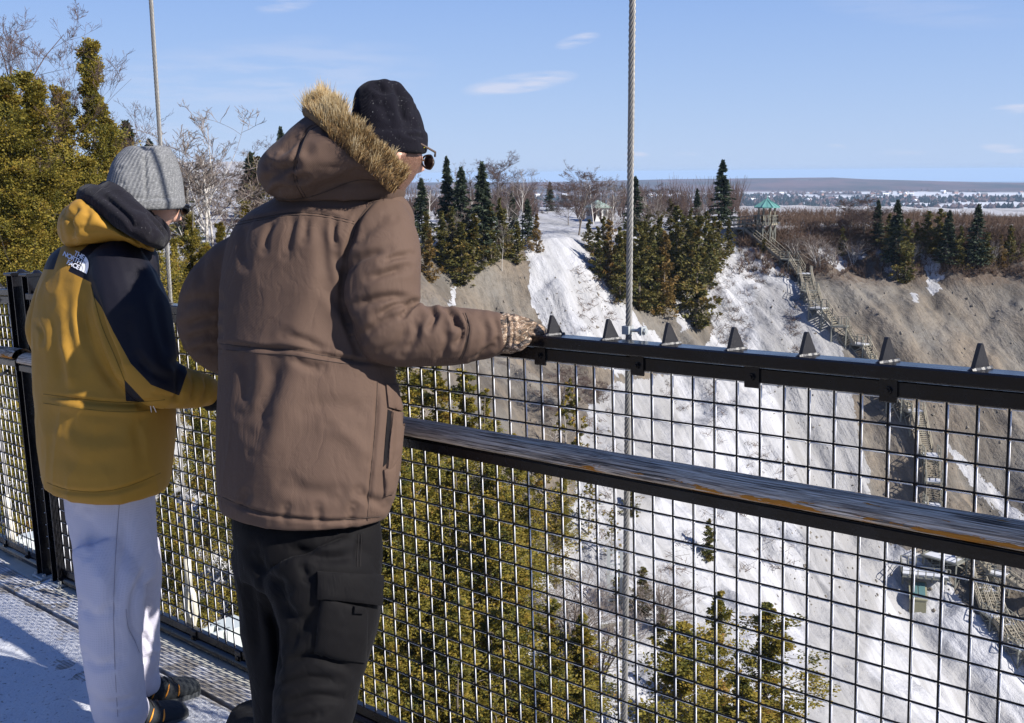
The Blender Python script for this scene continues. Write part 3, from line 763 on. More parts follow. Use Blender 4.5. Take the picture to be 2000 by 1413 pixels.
def crown_spruce(h, r, n, seed, size=.3, base=.08):
    rs = np.random.RandomState(seed); nb = max(60, int(n/22)); t = base+(1-base)*rs.rand(nb)**.9
    t = np.sort(t); an = rs.rand(nb)*2*math.pi
    ln = r*(1-t)**.85*(.55+.6*rs.rand(nb))+.02*r; m = int(n/nb); P = []; Dd = []; T = []
    for i in range(nb):
        u = np.linspace(.12, 1, m)+rs.normal(size=m)*.03; droop = -.32*u+.18*u*u
        d = np.array([math.cos(an[i]), math.sin(an[i]), 0]); sd = np.array([-d[1], d[0], 0])
        side = (rs.rand(m)-.5)*.55*ln[i]*(1.1-u)
        p = d*(u*ln[i])[:, None]+sd*side[:, None]; p[:, 2] = t[i]*h+droop*ln[i]*.8+rs.normal(size=m)*.03*h*.25
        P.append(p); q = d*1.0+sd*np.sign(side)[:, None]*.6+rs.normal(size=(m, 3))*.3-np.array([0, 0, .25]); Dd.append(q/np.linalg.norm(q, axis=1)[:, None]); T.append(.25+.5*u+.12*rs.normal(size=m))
    P = np.concatenate(P); Dd = np.concatenate(Dd); T = np.clip(np.concatenate(T), 0, 1)
    k = int(n*.04); tp = np.stack([rs.normal(size=k)*.03*r, rs.normal(size=k)*.03*r, h*(.9+.12*rs.rand(k))], -1)
    P = np.concatenate([P, tp]); up = rs.normal(size=(k, 3))*.25+np.array([0, 0, 1.]); up /= np.linalg.norm(up, axis=1)[:, None]; Dd = np.concatenate([Dd, up]); T = np.concatenate([T, np.full(k, .5)])
    L = size*(.7+.7*rs.rand(len(P))); return sprays(P, Dd, L, L*.42, rs, T)
def seg_tubes(segs, n=4):
    A = np.array([s[0] for s in segs]); B = np.array([s[1] for s in segs]); ra = np.array([s[2] for s in segs]); rb = np.array([s[3] for s in segs])
    d = B-A; d /= np.linalg.norm(d, axis=1)[:, None]+1e-9; ref = np.where(np.abs(d[:, 2:3]) < .9, [[0, 0, 1.]], [[1., 0, 0]])
    s = np.cross(d, ref); s /= np.linalg.norm(s, axis=1)[:, None]; t = np.cross(d, s); V = []
    for (P, r) in ((A, ra), (B, rb)):
        for j in range(n):
            an = 2*math.pi*j/n; V.append(P+r[:, None]*(math.cos(an)*s+math.sin(an)*t))
    V = np.stack(V, 1).reshape(-1, 3); m = len(segs)
    base = (np.arange(m)*2*n)[:, None]
    F = np.concatenate([base+np.array([[j, (j+1) % n, n+(j+1) % n, n+j]]) for j in range(n)], 0)
    return V, F
def bare_tree(h, seed, lean=0, spread=.55, levels=5, r0=.014, trunks=1, up=.35, kids=3, first=.3):
    rs = np.random.RandomState(seed); trunk = []; twig = []
    def grow(p, d, L, r, lv):
        k = 5 if lv == 0 else 3; pts = [p]
        for i in range(k):
            d = d+rs.normal(size=3)*(.05 if lv == 0 else .14)+np.array([0, 0, up*.12*(lv > 0)]); d = d/np.linalg.norm(d); pts.append(pts[-1]+d*L/k)
        for i in range(k):
            ra = r*(1-.62*i/k); rb = r*(1-.62*(i+1)/k); (trunk if lv <= 1 else twig).append((pts[i], pts[i+1], ra, rb))
        if lv >= levels: return
        nk = kids*3 if lv == 0 else kids+rs.randint(0, 2)
        for j in range(nk):
            f = first+(1-first)*(j+rs.rand())/nk if lv == 0 else .25+.75*rs.rand()
            q = f*k; i = min(int(q), k-1); pp_ = pts[i]+(pts[i+1]-pts[i])*(q-i)
            nd = d*.8+rs.normal(size=3)*spread; nd[2] = abs(nd[2])*.7+up*.6; nd /= np.linalg.norm(nd)
            grow(pp_, nd, L*(.42+.2*rs.rand())*(1.15-.55*f if lv == 0 else 1), r*(1-.6*f)*.55, lv+1)
    for q in range(trunks):
        d = np.array([lean+(rs.rand()-.5)*.5*(trunks > 1), (rs.rand()-.5)*.5*(trunks > 1), 1.]); d /= np.linalg.norm(d)
        grow(np.array([rs.normal()*.02*h*(trunks > 1), rs.normal()*.02*h*(trunks > 1), -.1]), d, h*.82, r0*h, 0)
    return trunk, twig
def trunk_mesh(h, r, seed, n=7, lean=.0):
    mb = MB(); rs = np.random.RandomState(seed); pts = [(lean*t*h+rs.normal()*.008*h*t, rs.normal()*.008*h*t, t*h-.4*(t == 0)) for t in np.linspace(0, .96, 7)]
    mb.tube(pts, [r*(1-.93*t)+.004 for t in np.linspace(0, 1, 7)], n)
    for b_ in BR: mb.tube([(x+lean*z, y, z) for x, y, z in b_], [.028, .024, .018, .013, .006], 3, False)
    BR.clear(); return mk_mesh('trunk', mb.V, np.array(mb.F, dtype=object), True)
PROTO = {}
def proto(kind, var):
    if (kind, var) in PROTO: return PROTO[(kind, var)]
    s = var*7+len(kind)
    def tree(crown, tr, mc, mt):
        V, F, T = crown; me = mk_mesh(kind+'_crown', V, F, False, {'tone': ('FACE', T)}); me.materials.append(mc)
        tr.materials.append(mt); return [('crown', me), ('trunk', tr)]
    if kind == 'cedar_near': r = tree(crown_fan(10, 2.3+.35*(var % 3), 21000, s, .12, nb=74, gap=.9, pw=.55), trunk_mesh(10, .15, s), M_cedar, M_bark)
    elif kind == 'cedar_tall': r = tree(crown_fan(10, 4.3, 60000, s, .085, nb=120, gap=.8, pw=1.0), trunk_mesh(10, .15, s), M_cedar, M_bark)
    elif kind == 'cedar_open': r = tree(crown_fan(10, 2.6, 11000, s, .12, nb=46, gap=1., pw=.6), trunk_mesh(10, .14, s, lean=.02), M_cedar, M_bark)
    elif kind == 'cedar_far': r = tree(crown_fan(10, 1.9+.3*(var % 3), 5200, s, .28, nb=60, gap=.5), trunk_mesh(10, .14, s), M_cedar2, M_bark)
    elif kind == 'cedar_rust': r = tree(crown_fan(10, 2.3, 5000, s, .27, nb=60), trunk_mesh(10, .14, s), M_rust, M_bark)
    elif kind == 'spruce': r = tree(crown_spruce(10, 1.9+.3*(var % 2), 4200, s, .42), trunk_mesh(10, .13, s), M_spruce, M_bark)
    elif kind == 'spruce_open': r = tree(crown_cedar(10, 1.9, 2600, s, .16, colm=.55), trunk_mesh(10, .12, s, lean=-.03), M_cedar, M_dead)
    elif kind in ('bare_fine', 'birch', 'birch_white', 'bare', 'shrub', 'dead', 'brush'):
        p = dict(birch=(10, s, 0, .5, 5, .011, 1, .35, 3, .3), birch_white=(10, s, .05, .55, 4, .011, 3, .5, 3, .25), bare=(10, s, 0, .6, 5, .011, 1, .3, 4, .2),
                 shrub=(10, s, 0, .8, 4, .012, 6, .35, 3, .15), dead=(10, s, .0, 1.0, 3, .022, 1, .1, 4, .3), brush=(10, s, 0, .8, 3, .008, 9, .35, 3, .1), bare_fine=(10, s, .05, .5, 6, .009, 1, .35, 3, .25))[kind]
        tr, tw = bare_tree(*p); mt, mw = {'birch': (M_birch, M_twigp), 'birch_white': (M_birch, M_twigp), 'bare': (M_bark, M_twig), 'shrub': (M_twigp, M_twigp), 'dead': (M_dead, M_dead), 'brush': (M_brush, M_brush), 'bare_fine': (M_twig, M_twig)}[kind]; mr = .0035 if kind == 'bare_fine' else .009
        # thicken the finest twigs a little: they must still read from far away
        V, F = seg_tubes(tr, 5); a = mk_mesh(kind+'_trunk', V, F, True); a.materials.append(mt)
        V, F = seg_tubes([(p_, q_, max(ra, mr*1.2), max(rb, mr)) for p_, q_, ra, rb in tw], 3); b = mk_mesh(kind+'_twigs', V, F, False); b.materials.append(mw)
        r = [('trunk', a), ('twigs', b)]
    PROTO[(kind, var)] = r; return r
NAMES = {'cedar_tall': ('cedar_tree', 'cedar'), 'cedar_near': ('cedar_tree', 'cedar'), 'cedar_open': ('cedar_tree', 'cedar'), 'cedar_far': ('cedar_tree', 'cedar'), 'cedar_rust': ('cedar_tree', 'cedar'), 'spruce': ('spruce_tree', 'spruce'), 'spruce_open': ('conifer_tree', 'conifer'),
         'birch': ('birch_tree', 'birch'), 'birch_white': ('birch_tree', 'birch'), 'bare': ('bare_tree', 'tree'), 'bare_fine': ('bare_tree', 'tree'), 'shrub': ('bare_shrub', 'shrub'), 'dead': ('dead_tree', 'dead tree'), 'brush': ('bare_shrub', 'shrub')}
VAR = {}
def plant_at(P, H, kind, label, group, fat=1.0, nv=3, seed=0, tilt=0.0):
    k = VAR.get(kind, 0); VAR[kind] = k+1; var = (k+seed) % nv
    nm, cat = NAMES[kind]; root = empty(nm, P, label, cat, group)
    rz = (k*2.399+seed) % 6.283
    s = H/10.; root.scale = (s*fat, s*fat, s); root.rotation_euler = (tilt, 0, rz)
    for pn, me in proto(kind, var):
        o = bpy.data.objects.new(pn, me); COL.objects.link(o); o.parent = root
    return root
def where(px, y):
    h = ('outermost left', 'left', 'middle', 'right', 'far right')
    zx = 'near the left edge' if px < 60 else 'behind the yellow jacket' if px < 330 else 'between the two men' if px < 440 else 'behind the brown parka' if px < 745 else 'just right of the brown parka' if px < 850 else 'below the glove' if px < 960 else 'left of the ragged conifer' if px < 1075 else 'right of the ragged conifer'
    return zx, ('topmost' if y < 800 else 'upper' if y < 1000 else 'middle' if y < 1200 else 'lower' if y < 1420 else 'lowest')
def plant(px, yb, yt, kind, label, group, fat=1.0, nv=3, seed=0, tmin=14, sink=.0, tilt=0.0):
    if '@' in label:
        zx, zy = where(px, yb); label = label.replace('@', zx).replace('#', zy)
    px = px+(1097-px)*(yb-yt)/12350.      # uprights lean in the photo; px is where the top stands
    P, t = hit(px, yb, tmin); H = max(.4, (yb-yt)*t/FPX)
    return plant_at(P-np.array([0, 0, sink]), H, kind, label, group, fat, nv, seed, tilt)

rs = np.random.RandomState(2)
G1 = 'trees on the bluff across the ravine'; G2 = 'cedars growing on the near bank below the bridge'; G3 = 'tall trees at the left beyond the railing'; G4 = 'conifers along the right hand rim'; G5 = 'bare trees on the bluff'
LB = 'dark evergreen standing in the thick clump left of the snowy gully'
for (x, yb, yt, kd, lab, fat) in (
    (872, 478, 310, 'spruce', 'tall dark spruce, first one right of the man in the black beanie', 1), (900, 492, 330, 'spruce', 'dark spruce tangled with pale branches beside the tallest left spruce', 1.2),
    (941, 505, 320, 'spruce', 'pointed symmetrical spruce at the middle of the left clump', 1.15), (822, 470, 350, 'spruce', 'half hidden spruce right beside the sunglasses', 1.3),
    (838, 548, 445, 'cedar_rust', 'rusty brown rounded cedar at the foot of the left clump', 1.3), (862, 528, 410, 'cedar_far', LB, 1.5), (900, 556, 430, 'cedar_far', LB, 1.6), (925, 530, 415, 'cedar_far', LB, 1.5),
    (880, 520, 400, 'cedar_far', LB, 1.4), (915, 500, 405, 'cedar_far', LB, 1.4), (958, 512, 395, 'cedar_far', LB, 1.4), (985, 505, 405, 'cedar_far', LB, 1.4), (1010, 515, 430, 'cedar_far', LB, 1.3), (975, 490, 385, 'cedar_far', LB, 1.3),
    (950, 470, 380, 'cedar_far', LB, 1.3), (830, 500, 410, 'cedar_far', LB, 1.5), (1000, 470, 375, 'spruce', 'short spruce in front of the bare trees left of the snowy gully', 1.3), (1030, 470, 388, 'spruce', 'small spruce at the upper left edge of the snowy gully', 1.4),
    (1048, 492, 415, 'cedar_rust', 'olive brown cedar leaning over the left edge of the snowy gully', 1.2), (1074, 413, 355, 'spruce', 'lone dark spruce on the skyline above the snowy gully', 1.5)):
    plant(x, yb, yt, kd, lab, G1, fat, 4, sink=.3)
LR = 'dark evergreen in the thick wood between the snowy gully and the ice slope'
for (x, yb, yt, kd, lab, fat) in (
    (1150, 490, 425, 'cedar_far', LR, 1.5), (1168, 540, 440, 'cedar_far', LR, 1.4), (1190, 550, 425, 'cedar_rust', 'rusty cedar below the white pavilion', 1.0), (1212, 585, 450, 'cedar_far', LR, 1.3), (1180, 500, 420, 'cedar_far', LR, 1.3),
    (1250, 605, 430, 'cedar_far', LR, 1.2), (1275, 610, 440, 'cedar_far', LR, 1.2), (1300, 618, 450, 'cedar_rust', 'rusty cedar low in the wood, right of the thick cable', 1.0), (1322, 560, 400, 'cedar_far', LR, 1.3), (1345, 600, 430, 'cedar_far', LR, 1.2),
    (1365, 641, 420, 'cedar_far', 'tallest olive cedar, lowest rooted, at the left edge of the ice slope', 1.15), (1385, 560, 440, 'cedar_far', LR, 1.3), (1405, 505, 430, 'cedar_far', LR, 1.4), (1424, 500, 425, 'cedar_far', LR, 1.2),
    (1412, 446, 316, 'spruce', 'tallest dark spruce on the skyline, left of the green roofed lookout', 1.35), (1362, 440, 368, 'spruce', 'small dark spruce left of the tallest skyline spruce', 1.2), (1241, 450, 346, 'spruce', 'spruce half hidden by the thick cable', 1.4),
    (1310, 450, 385, 'cedar_far', LR, 1.5), (1290, 560, 420, 'cedar_far', LR, 1.3), (1232, 560, 440, 'cedar_far', LR, 1.4), (1335, 530, 420, 'cedar_far', LR, 1.3), (1395, 530, 420, 'cedar_far', LR, 1.3), (1265, 500, 400, 'cedar_far', LR, 1.3),
    (1225, 520, 430, 'cedar_far', LR, 1.3), (1260, 560, 430, 'cedar_far', LR, 1.2), (1285, 500, 410, 'cedar_far', LR, 1.3), (1350, 500, 405, 'cedar_far', LR, 1.3), (1380, 500, 410, 'cedar_far', LR, 1.2), (1310, 590, 450, 'cedar_far', LR, 1.2),
    (1210, 540, 440, 'cedar_far', LR, 1.2), (1352, 560, 430, 'cedar_far', LR, 1.2), (1493, 494, 462, 'cedar_far', 'small round bush at the head of the stairs, below the lookout', 2.0)):
    plant(x, yb, yt, kd, lab, G1, fat, 4, sink=.3)
for (x, yb, yt, kd, lab, fat) in (
    (1646, 500, 440, 'cedar_far', 'narrow olive cedar on its own in the brown brush', 1.1), (1716, 482, 390, 'spruce', 'dark pointed spruce at the left end of the right hand rim clump', 1.2), (1754, 525, 393, 'spruce', 'tallest spruce of the right hand rim clump', 1.2),
    (1774, 552, 425, 'cedar_far', 'olive cedar reaching lowest down the soil slope', 1.2), (1738, 500, 415, 'cedar_far', 'rounded cedar inside the right hand rim clump', 1.5), (1792, 500, 430, 'cedar_far', 'cedar at the right end of the first rim clump', 1.2),
    (1815, 492, 410, 'cedar_far', 'dark rounded cedar right of the gap in the rim trees', 1.6), (1838, 500, 405, 'cedar_far', 'broad dark cedar in the second rim clump', 1.6), (1855, 518, 412, 'spruce', 'pointed spruce of the second rim clump', 1.4),
    (1878, 520, 438, 'cedar_far', 'low cedar at the right end of the second rim clump', 1.4), (1912, 520, 400, 'spruce', 'tall dark spruce near the right edge of the photo', 1.3), (1930, 520, 450, 'cedar_far', 'low cedar beside the tall right edge spruce', 1.4),
    (1957, 525, 455, 'cedar_rust', 'brown green cedar near the right edge', 1.1), (1975, 512, 438, 'cedar_far', 'cedar second from the right edge of the photo', 1.3), (1998, 505, 470, 'cedar_far', 'last low cedar cut by the right edge of the photo', 1.6)):
    plant(x, yb, yt, kd, lab, G4, fat, 4, sink=.3)
for (x, yb, yt, kd, lab, fat) in (
    (890, 470, 335, 'birch', 'pale birch in front of the tallest left spruces', 1), (970, 440, 312, 'bare', 'tall bare tree behind the pointed spruce, on the skyline', 1.2), (835, 450, 350, 'birch', 'bare birch just right of the sunglasses', 1.2), (1020, 470, 345, 'birch', 'thin white trunked birch at the left rim of the gully', 1.1),
    (1130, 460, 335, 'bare', 'wide bare tree on the skyline right of the gully', 1.4), (1160, 440, 340, 'birch', 'bare birch behind the white pavilion', 1.3), (1200, 460, 355, 'birch', 'bare birch between pavilion and thick cable', 1.2), (1290, 450, 365, 'bare', 'bare tree right of the thick cable', 1.4),
    (1265, 440, 372, 'birch', 'small bare birch close right of the thick cable', 1.3), (1330, 460, 395, 'bare', 'low bare tree behind the wood', 1.4), (925, 480, 350, 'birch', 'leafless birch leaning in the left clump', 1.0), (1110, 440, 380, 'bare', 'low bare tree at the right lip of the gully', 1.4),
    (1690, 470, 385, 'bare', 'large pale leafless tree on the right plateau', 1.8), (1660, 470, 400, 'bare', 'leafless tree left of the large pale one', 1.8), (1712, 732, 640, 'birch', 'x', 1)):
    if lab == 'x': continue
    plant(x, yb, yt, kd, lab, G5, fat, 3, sink=.3)
LBW = ('slender white birch in front of the left evergreen clump', 'slender white birch in front of the wood right of the gully')
for k in range(16):
    x = rs.uniform(830, 1020) if k < 7 else rs.uniform(1170, 1400); y = rs.uniform(470, 540); plant(x, y, y-rs.uniform(70, 110), 'birch', LBW[0 if k < 7 else 1], G5, .8, 3, sink=.2)
for (x, yb, yt, lab, fat) in ((1600, 526, 462, 'white stemmed shrub below the brush, nearest the stairs', 1.8), (1668, 524, 468, 'white stemmed shrub under the narrow cedar', 1.8), (1555, 500, 465, 'small white shrub right beside the upper stairs', 1.6),
                        (1742, 520, 468, 'white birch shrub in front of the right hand rim clump', 1.2), (1785, 512, 470, 'thin white shrub at the edge of the first rim clump', 1.2), (1944, 520, 470, 'thin white birch stem among the right edge cedars', 1.0),
                        (1848, 512, 480, 'small pale shrub at the foot of the second rim clump', 1.4), (1632, 520, 480, 'pale shrub between the two biggest white ones', 1.6)):
    plant(x, yb, yt, 'birch_white', lab, 'white stemmed shrubs on the soil slope', fat, 2, sink=.2)
plant(1332, 545, 500, 'dead', 'small grey dead tree hanging in the wood right of the cable', G1, 1.6)

# brown leafless brush along the far rim
rs = np.random.RandomState(11); segs = []
for k in range(3600):
    x = rs.uniform(1440, 2010); far_ = rs.rand() < .4
    if far_:
        a = math.atan((x-1000)/FPX); D = rs.uniform(158, 196); P = np.array([math.sin(a)*D, math.cos(a)*D, 0]); P[2] = ground(P[0], P[1])
        if rim_dist(P[0], P[1]) > -3: continue
    else:
        y = rs.uniform(452, 486) if rs.rand() < .7 else rs.uniform(470, 545); P, t = hit(x, y)
        if not (-26 < rim_dist(P[0], P[1]) < 13): continue
    for j in range(9):
        d = rs.normal(size=3)*.45; d[2] = 1; d /= np.linalg.norm(d); L = rs.uniform(.5, 1.6)*(1.0 if far_ else 1); m_ = P+d*L*.5; e = P+d*L+rs.normal(size=3)*.15*L
        segs.append((P, m_, .026, .020)); segs.append((m_, e, .020, .010))
        f = m_+(rs.normal(size=3)*.4+[0, 0, .5])*L*.4; segs.append((m_, f, .014, .008))
V, F = seg_tubes(segs, 3); mesh_obj('brushwood', mk_mesh('brushwood', V, F, False), M_brush, None, kind='stuff', label='brown leafless brush along the far rim of the ravine', cat='brush')
# purple-brown leafless wood on the plateau behind the bluff trees
segs = []
for k in range(900):
    x = rs.uniform(800, 2010); a = math.atan((x-1000)/FPX); D = rs.uniform(172, 232); P = np.array([math.sin(a)*D, math.cos(a)*D, 0]); P[2] = height(np.array([P[0]]), np.array([P[1]]), False)[0]
    if 1055 < x < 1125 or x > 1440 or (x > 1130 and rs.rand() < .35): continue
    h = (rs.uniform(3.5, 6.5) if x < 1450 else rs.uniform(2, 4))*(1 if D > 195 else .55)
    for j in range(14):
        d = rs.normal(size=3)*.22; d[2] = 1; d /= np.linalg.norm(d); m_ = P+d*h*rs.uniform(.3, .6); e = P+d*h+rs.normal(size=3)*.3
        segs.append((P, m_, .04, .03)); segs.append((m_, e, .03, .012))
        for q in range(2): segs.append((m_, m_+(rs.normal(size=3)*.35+[0, 0, .7])*h*.3, .02, .008))
V, F = seg_tubes(segs, 3); mesh_obj('leafless_wood', mk_mesh('leafless_wood', V, F, False), M_twig, None, kind='stuff', label='thin leafless wood on the plateau behind the bluff trees', cat='wood')
# dark tufts breaking through the snow of the gully and ice
segs = []
for k in range(1000):
    if rs.rand() < .3: x, y = rs.uniform(1140, 1560), rs.uniform(730, 1120)
    elif rs.rand() < .55: x, y = rs.uniform(1040, 1290), rs.uniform(450, 730)
    else: x, y = rs.uniform(1390, 1560), rs.uniform(470, 700)
    if fbm(np.array([[x, y, 0]]), .012, 3)[0] < -.0: continue
    P, t = hit(x, y)
    for j in range(8):
        d = rs.normal(size=3)*.7; d[2] = .8; L = rs.uniform(.25, .8); segs.append((P+rs.normal(size=3)*[.4, .4, 0], P+d*L, .022, .010))
V, F = seg_tubes(segs, 3); mesh_obj('dry_tufts', mk_mesh('tufts', V, F, False), M_brush, None, kind='stuff', label='dry tufts poking through the snow of the gully and ice slope', cat='tufts')

# stones and lumps of earth lying on the bare slopes
V = []; F = []; c = 0
octv = np.array([(1, 0, 0), (-1, 0, 0), (0, 1, 0), (0, -1, 0), (0, 0, 1), (0, 0, -1.)]); octf = [(0, 2, 4), (2, 1, 4), (1, 3, 4), (3, 0, 4), (2, 0, 5), (1, 2, 5), (3, 1, 5), (0, 3, 5)]
for k in range(2600):
    x, y = (rs.uniform(800, 1190), rs.uniform(540, 900)) if rs.rand() < .3 else (rs.uniform(1500, 2010), rs.uniform(500, 1200))
    P, t = hit(x, y); r = .07+.22*rs.rand()**4; q = octv*(r*rs.uniform(.6, 1.3, 3))+rs.normal(size=(6, 3))*r*.15+P
    V += list(q); F += [tuple(i+c for i in f) for f in octf]; c += 6
mesh_obj('scree', mk_mesh('scree', V, np.array(F), False), simple('scree_stone', (.12, .105, .085), rough=.9, var=.4, sc=2), None, kind='stuff', label='stones scattered over the bare slopes of the ravine', cat='stones')
# near bank
LN = 'green cedar, # row of the stand, @'
rs = np.random.RandomState(4)
for (x, yb, yt, fat) in [(rs.uniform(-22, 22)+x_, y_+rs.uniform(-30, 30), y_-rs.uniform(270, 380), 1.5) for y_ in (1180, 1290, 1400, 1520, 1640, 1760) for x_ in range(700, 1060 if y_ < 1500 else 1150, 62)]+[(800, 1010, 690, 1.5), (850, 1060, 705, 1.5), (905, 1090, 722, 1.4), (948, 1040, 755, 1.3), (1000, 1090, 840, 1.4), (1045, 1120, 900, 1.4), (1085, 1150, 950, 1.3), (770, 1130, 770, 1.2), (830, 1200, 860, 1.1),
                         (900, 1240, 930, 1.1), (970, 1180, 900, 1.1), (1100, 1060, 890, .9), (780, 1330, 1000, 1.1), (740, 1240, 850, 1.2), (860, 1300, 1030, 1.0), (1030, 1200, 960, 1.0)]:
    plant(x, yb, yt, 'cedar_near' if rs.rand() < .6 else 'cedar_open', LN, G2, fat, 4)
for (x, yb, yt, kd, lab, fat) in (
    (1110, 1020, 735, 'spruce_open', 'ragged thin conifer with bare trunk sticking out against the snow', 1.1), (1078, 900, 800, 'dead', 'grey dead snag in front of the ragged conifer', 1.0),
    (1150, 1045, 930, 'spruce_open', 'small ragged conifer on the snow, lower than the tall ragged one', 1.5), (1075, 1430, 1155, 'cedar_open', 'loose cedar with sunlit snow on both sides, at the bottom centre', 1.8), (1020, 1470, 1215, 'cedar_open', 'cedar at the bottom edge left of the loose one', 1.3),
    (1130, 1480, 1250, 'cedar_open', 'low cedar at the bottom edge, nearest left of the thick cable', 1.3), (930, 1470, 1260, 'cedar_rust', 'rust brown shrub at the bottom edge under the dense stand', 1.6), (850, 1500, 1230, 'cedar_open', 'thin cedar near the white dead trunk at the bottom', 1.4),
    (740, 1500, 1190, 'cedar_near', 'cedar at the bottom edge beside the black trousers', 1.2), (690, 1560, 1230, 'cedar_near', 'lowest cedar touching the black trousers', 1.2), (868, 1440, 1285, 'dead', 'white dead trunk at the bottom of the near bank', 1.0),
    (1385, 1096, 1012, 'cedar_far', 'small dark cedar alone on the snow slope in the middle', 1.7), (1400, 1520, 1140, 'cedar_near', 'left one of the two big cedars at the bottom centre right', 1.1), (1500, 1500, 1165, 'cedar_near', 'right one of the two big cedars, its dark trunk bare over snow', 1.8),
    (1330, 1580, 1200, 'cedar_near', 'cedar low at the bottom, just right of the thick cable', 1.9), (1455, 1660, 1300, 'cedar_near', 'low cedar at the bottom edge between the two big ones', 1.9), (1235, 1010, 955, 'cedar_far', 'small cedar half behind the thick cable, upper of three', 2.0), (1256, 1200, 1105, 'cedar_far', 'dark cedar directly right of the thick cable, middle of three', 1.7),
    (1210, 1180, 1110, 'cedar_far', 'dark cedar directly left of the thick cable', 2.0), (1290, 1240, 1185, 'cedar_far', 'low green bush on the snow right of the cable', 2.4), (1195, 1090, 990, 'spruce_open', 'thin ragged conifer by the grey posts left of the cable', 1.4)):
    plant(x, yb, yt, kd, lab, G2, fat, 4)
for (x, yb, yt, lab) in ((1300, 1240, 1120, 'leafless shrub on the snow right of the thick cable'), (1170, 1330, 1180, 'leafless shrub on shaded snow left of the cable'), (1120, 1300, 1130, 'bare branched bush beside the loose cedar'), 
                         (1180, 790, 745, 'dry sapling on the grey slope under the rail'), (1120, 830, 720, 'bare sapling beside the ragged conifer top')):
    plant(x, yb, yt, 'shrub' if yt > 1000 else 'bare', lab, 'leafless shrubs on the near bank', 1.5, 3)
LL = 'golden cedar beyond the mesh, # row, @'
for x in range(-60, 700, 62):
    for yb, hh in ((760, 250), (930, 260), (1120, 300), (1330, 340), (1560, 400)):
        if yb < 800 and x > 480: continue
        xx = x+rs.uniform(-28, 28); y2 = yb+rs.uniform(-50, 50)
        if xx > 560 and yb < 1000: continue
        plant(xx, y2, y2-hh*rs.uniform(.8, 1.1), 'cedar_near' if rs.rand() < .65 else 'cedar_open', LL, G2, 1.0, 4)
for (x, yb, yt, kd, lab, fat) in (
    (172, 680, 106, 'cedar_tall', 'tallest cedar with a thin pointed top against the sky, left', 0.87), (118, 670, 190, 'cedar_tall', 'cedar just left of the tallest pointed one', 0.84), (60, 680, 165, 'cedar_tall', 'bushy yellow cedar near the left edge', 1.10), (10, 700, 170, 'cedar_tall', 'yellow cedar cut by the left edge of the photo', 1.10),
    (215, 690, 250, 'cedar_tall', 'cedar right of the tallest pointed one, above the yellow hood', 0.90), (-40, 720, 150, 'cedar_tall', 'cedar mostly outside the left edge', 1.10), (30, 730, 330, 'cedar_tall', 'lower golden cedar in front at the left edge', 1.23), (100, 740, 350, 'cedar_tall', 'lower golden cedar left of the yellow hood', 1.16),
    (165, 730, 320, 'cedar_tall', 'golden cedar behind the yellow hood', 1.10), (250, 700, 310, 'cedar_tall', 'dark cedar behind the grey beanie', 0.97), (248, 600, 256, 'spruce', 'distant dark spruce tip just left of the grey beanie', 1.2), (60, 760, 420, 'cedar_tall', 'low cedar above the double post', 1.16),
    (370, 700, 420, 'cedar_tall', 'cedar between the two men, left of the birch', 0.84), (430, 700, 440, 'cedar_tall', 'cedar between the two men, under the birch', 0.84), (480, 690, 400, 'cedar_tall', 'cedar close to the brown hood', 0.77), (400, 760, 480, 'cedar_tall', 'low cedar between the two men', 0.97), (340, 720, 470, 'cedar_tall', 'cedar right behind the grey beanie face', 0.84),
    (548, 420, 258, 'spruce', 'distant spruce tip above the brown hood', 1.0)):
    plant(x, yb, yt, kd, lab, G3, fat, 4, tmin=30)
for (x, yb, yt, kd, lab, fat) in ((392, 640, 270, 'birch', 'tall white birch between the two men', 1.3), (425, 640, 330, 'birch', 'white birch right of the tall one between the two men', 1.2), (362, 640, 310, 'birch', 'thin white birch right of the grey beanie', 1.2), (455, 600, 320, 'bare_fine', 'brown leafless tree left of the brown hood', 1.6),
                         (490, 600, 350, 'bare_fine', 'leafless tree touching the brown hood', 1.5), (380, 600, 330, 'bare_fine', 'brown leafless tree behind the birches', 1.6), (-10, 660, 20, 'bare_fine', 'fine twigged leafless tree reaching over the upper left corner', 1.0), (75, 640, 190, 'bare_fine', 'leafless crown between the two left cedars', 1.0)):
    plant(x, yb, yt, kd, lab, G3, fat, 3, tmin=30)
# wooded hillside closing the view behind the left bank
for k in range(34):
    x = rs.uniform(-100, 560); a = math.atan((x-1000)/FPX); D = rs.uniform(85, 170); X, Y = math.sin(a)*D, math.cos(a)*D
    z = float(height(np.array([X]), np.array([Y]), False)[0]); kd = ['spruce', 'cedar_far', 'cedar_far', 'bare_fine', 'birch'][rs.randint(5)]
    plant_at((X, Y, z), rs.uniform(6, 10), kd, {'spruce': 'spruce deep in the wood behind the left bank', 'cedar_far': 'cedar deep in the wood behind the left bank', 'bare_fine': 'leafless tree deep in the wood behind the left bank', 'birch': 'birch deep in the wood behind the left bank'}[kd], 'trees deep in the wood behind the left bank', 1.5, 3)

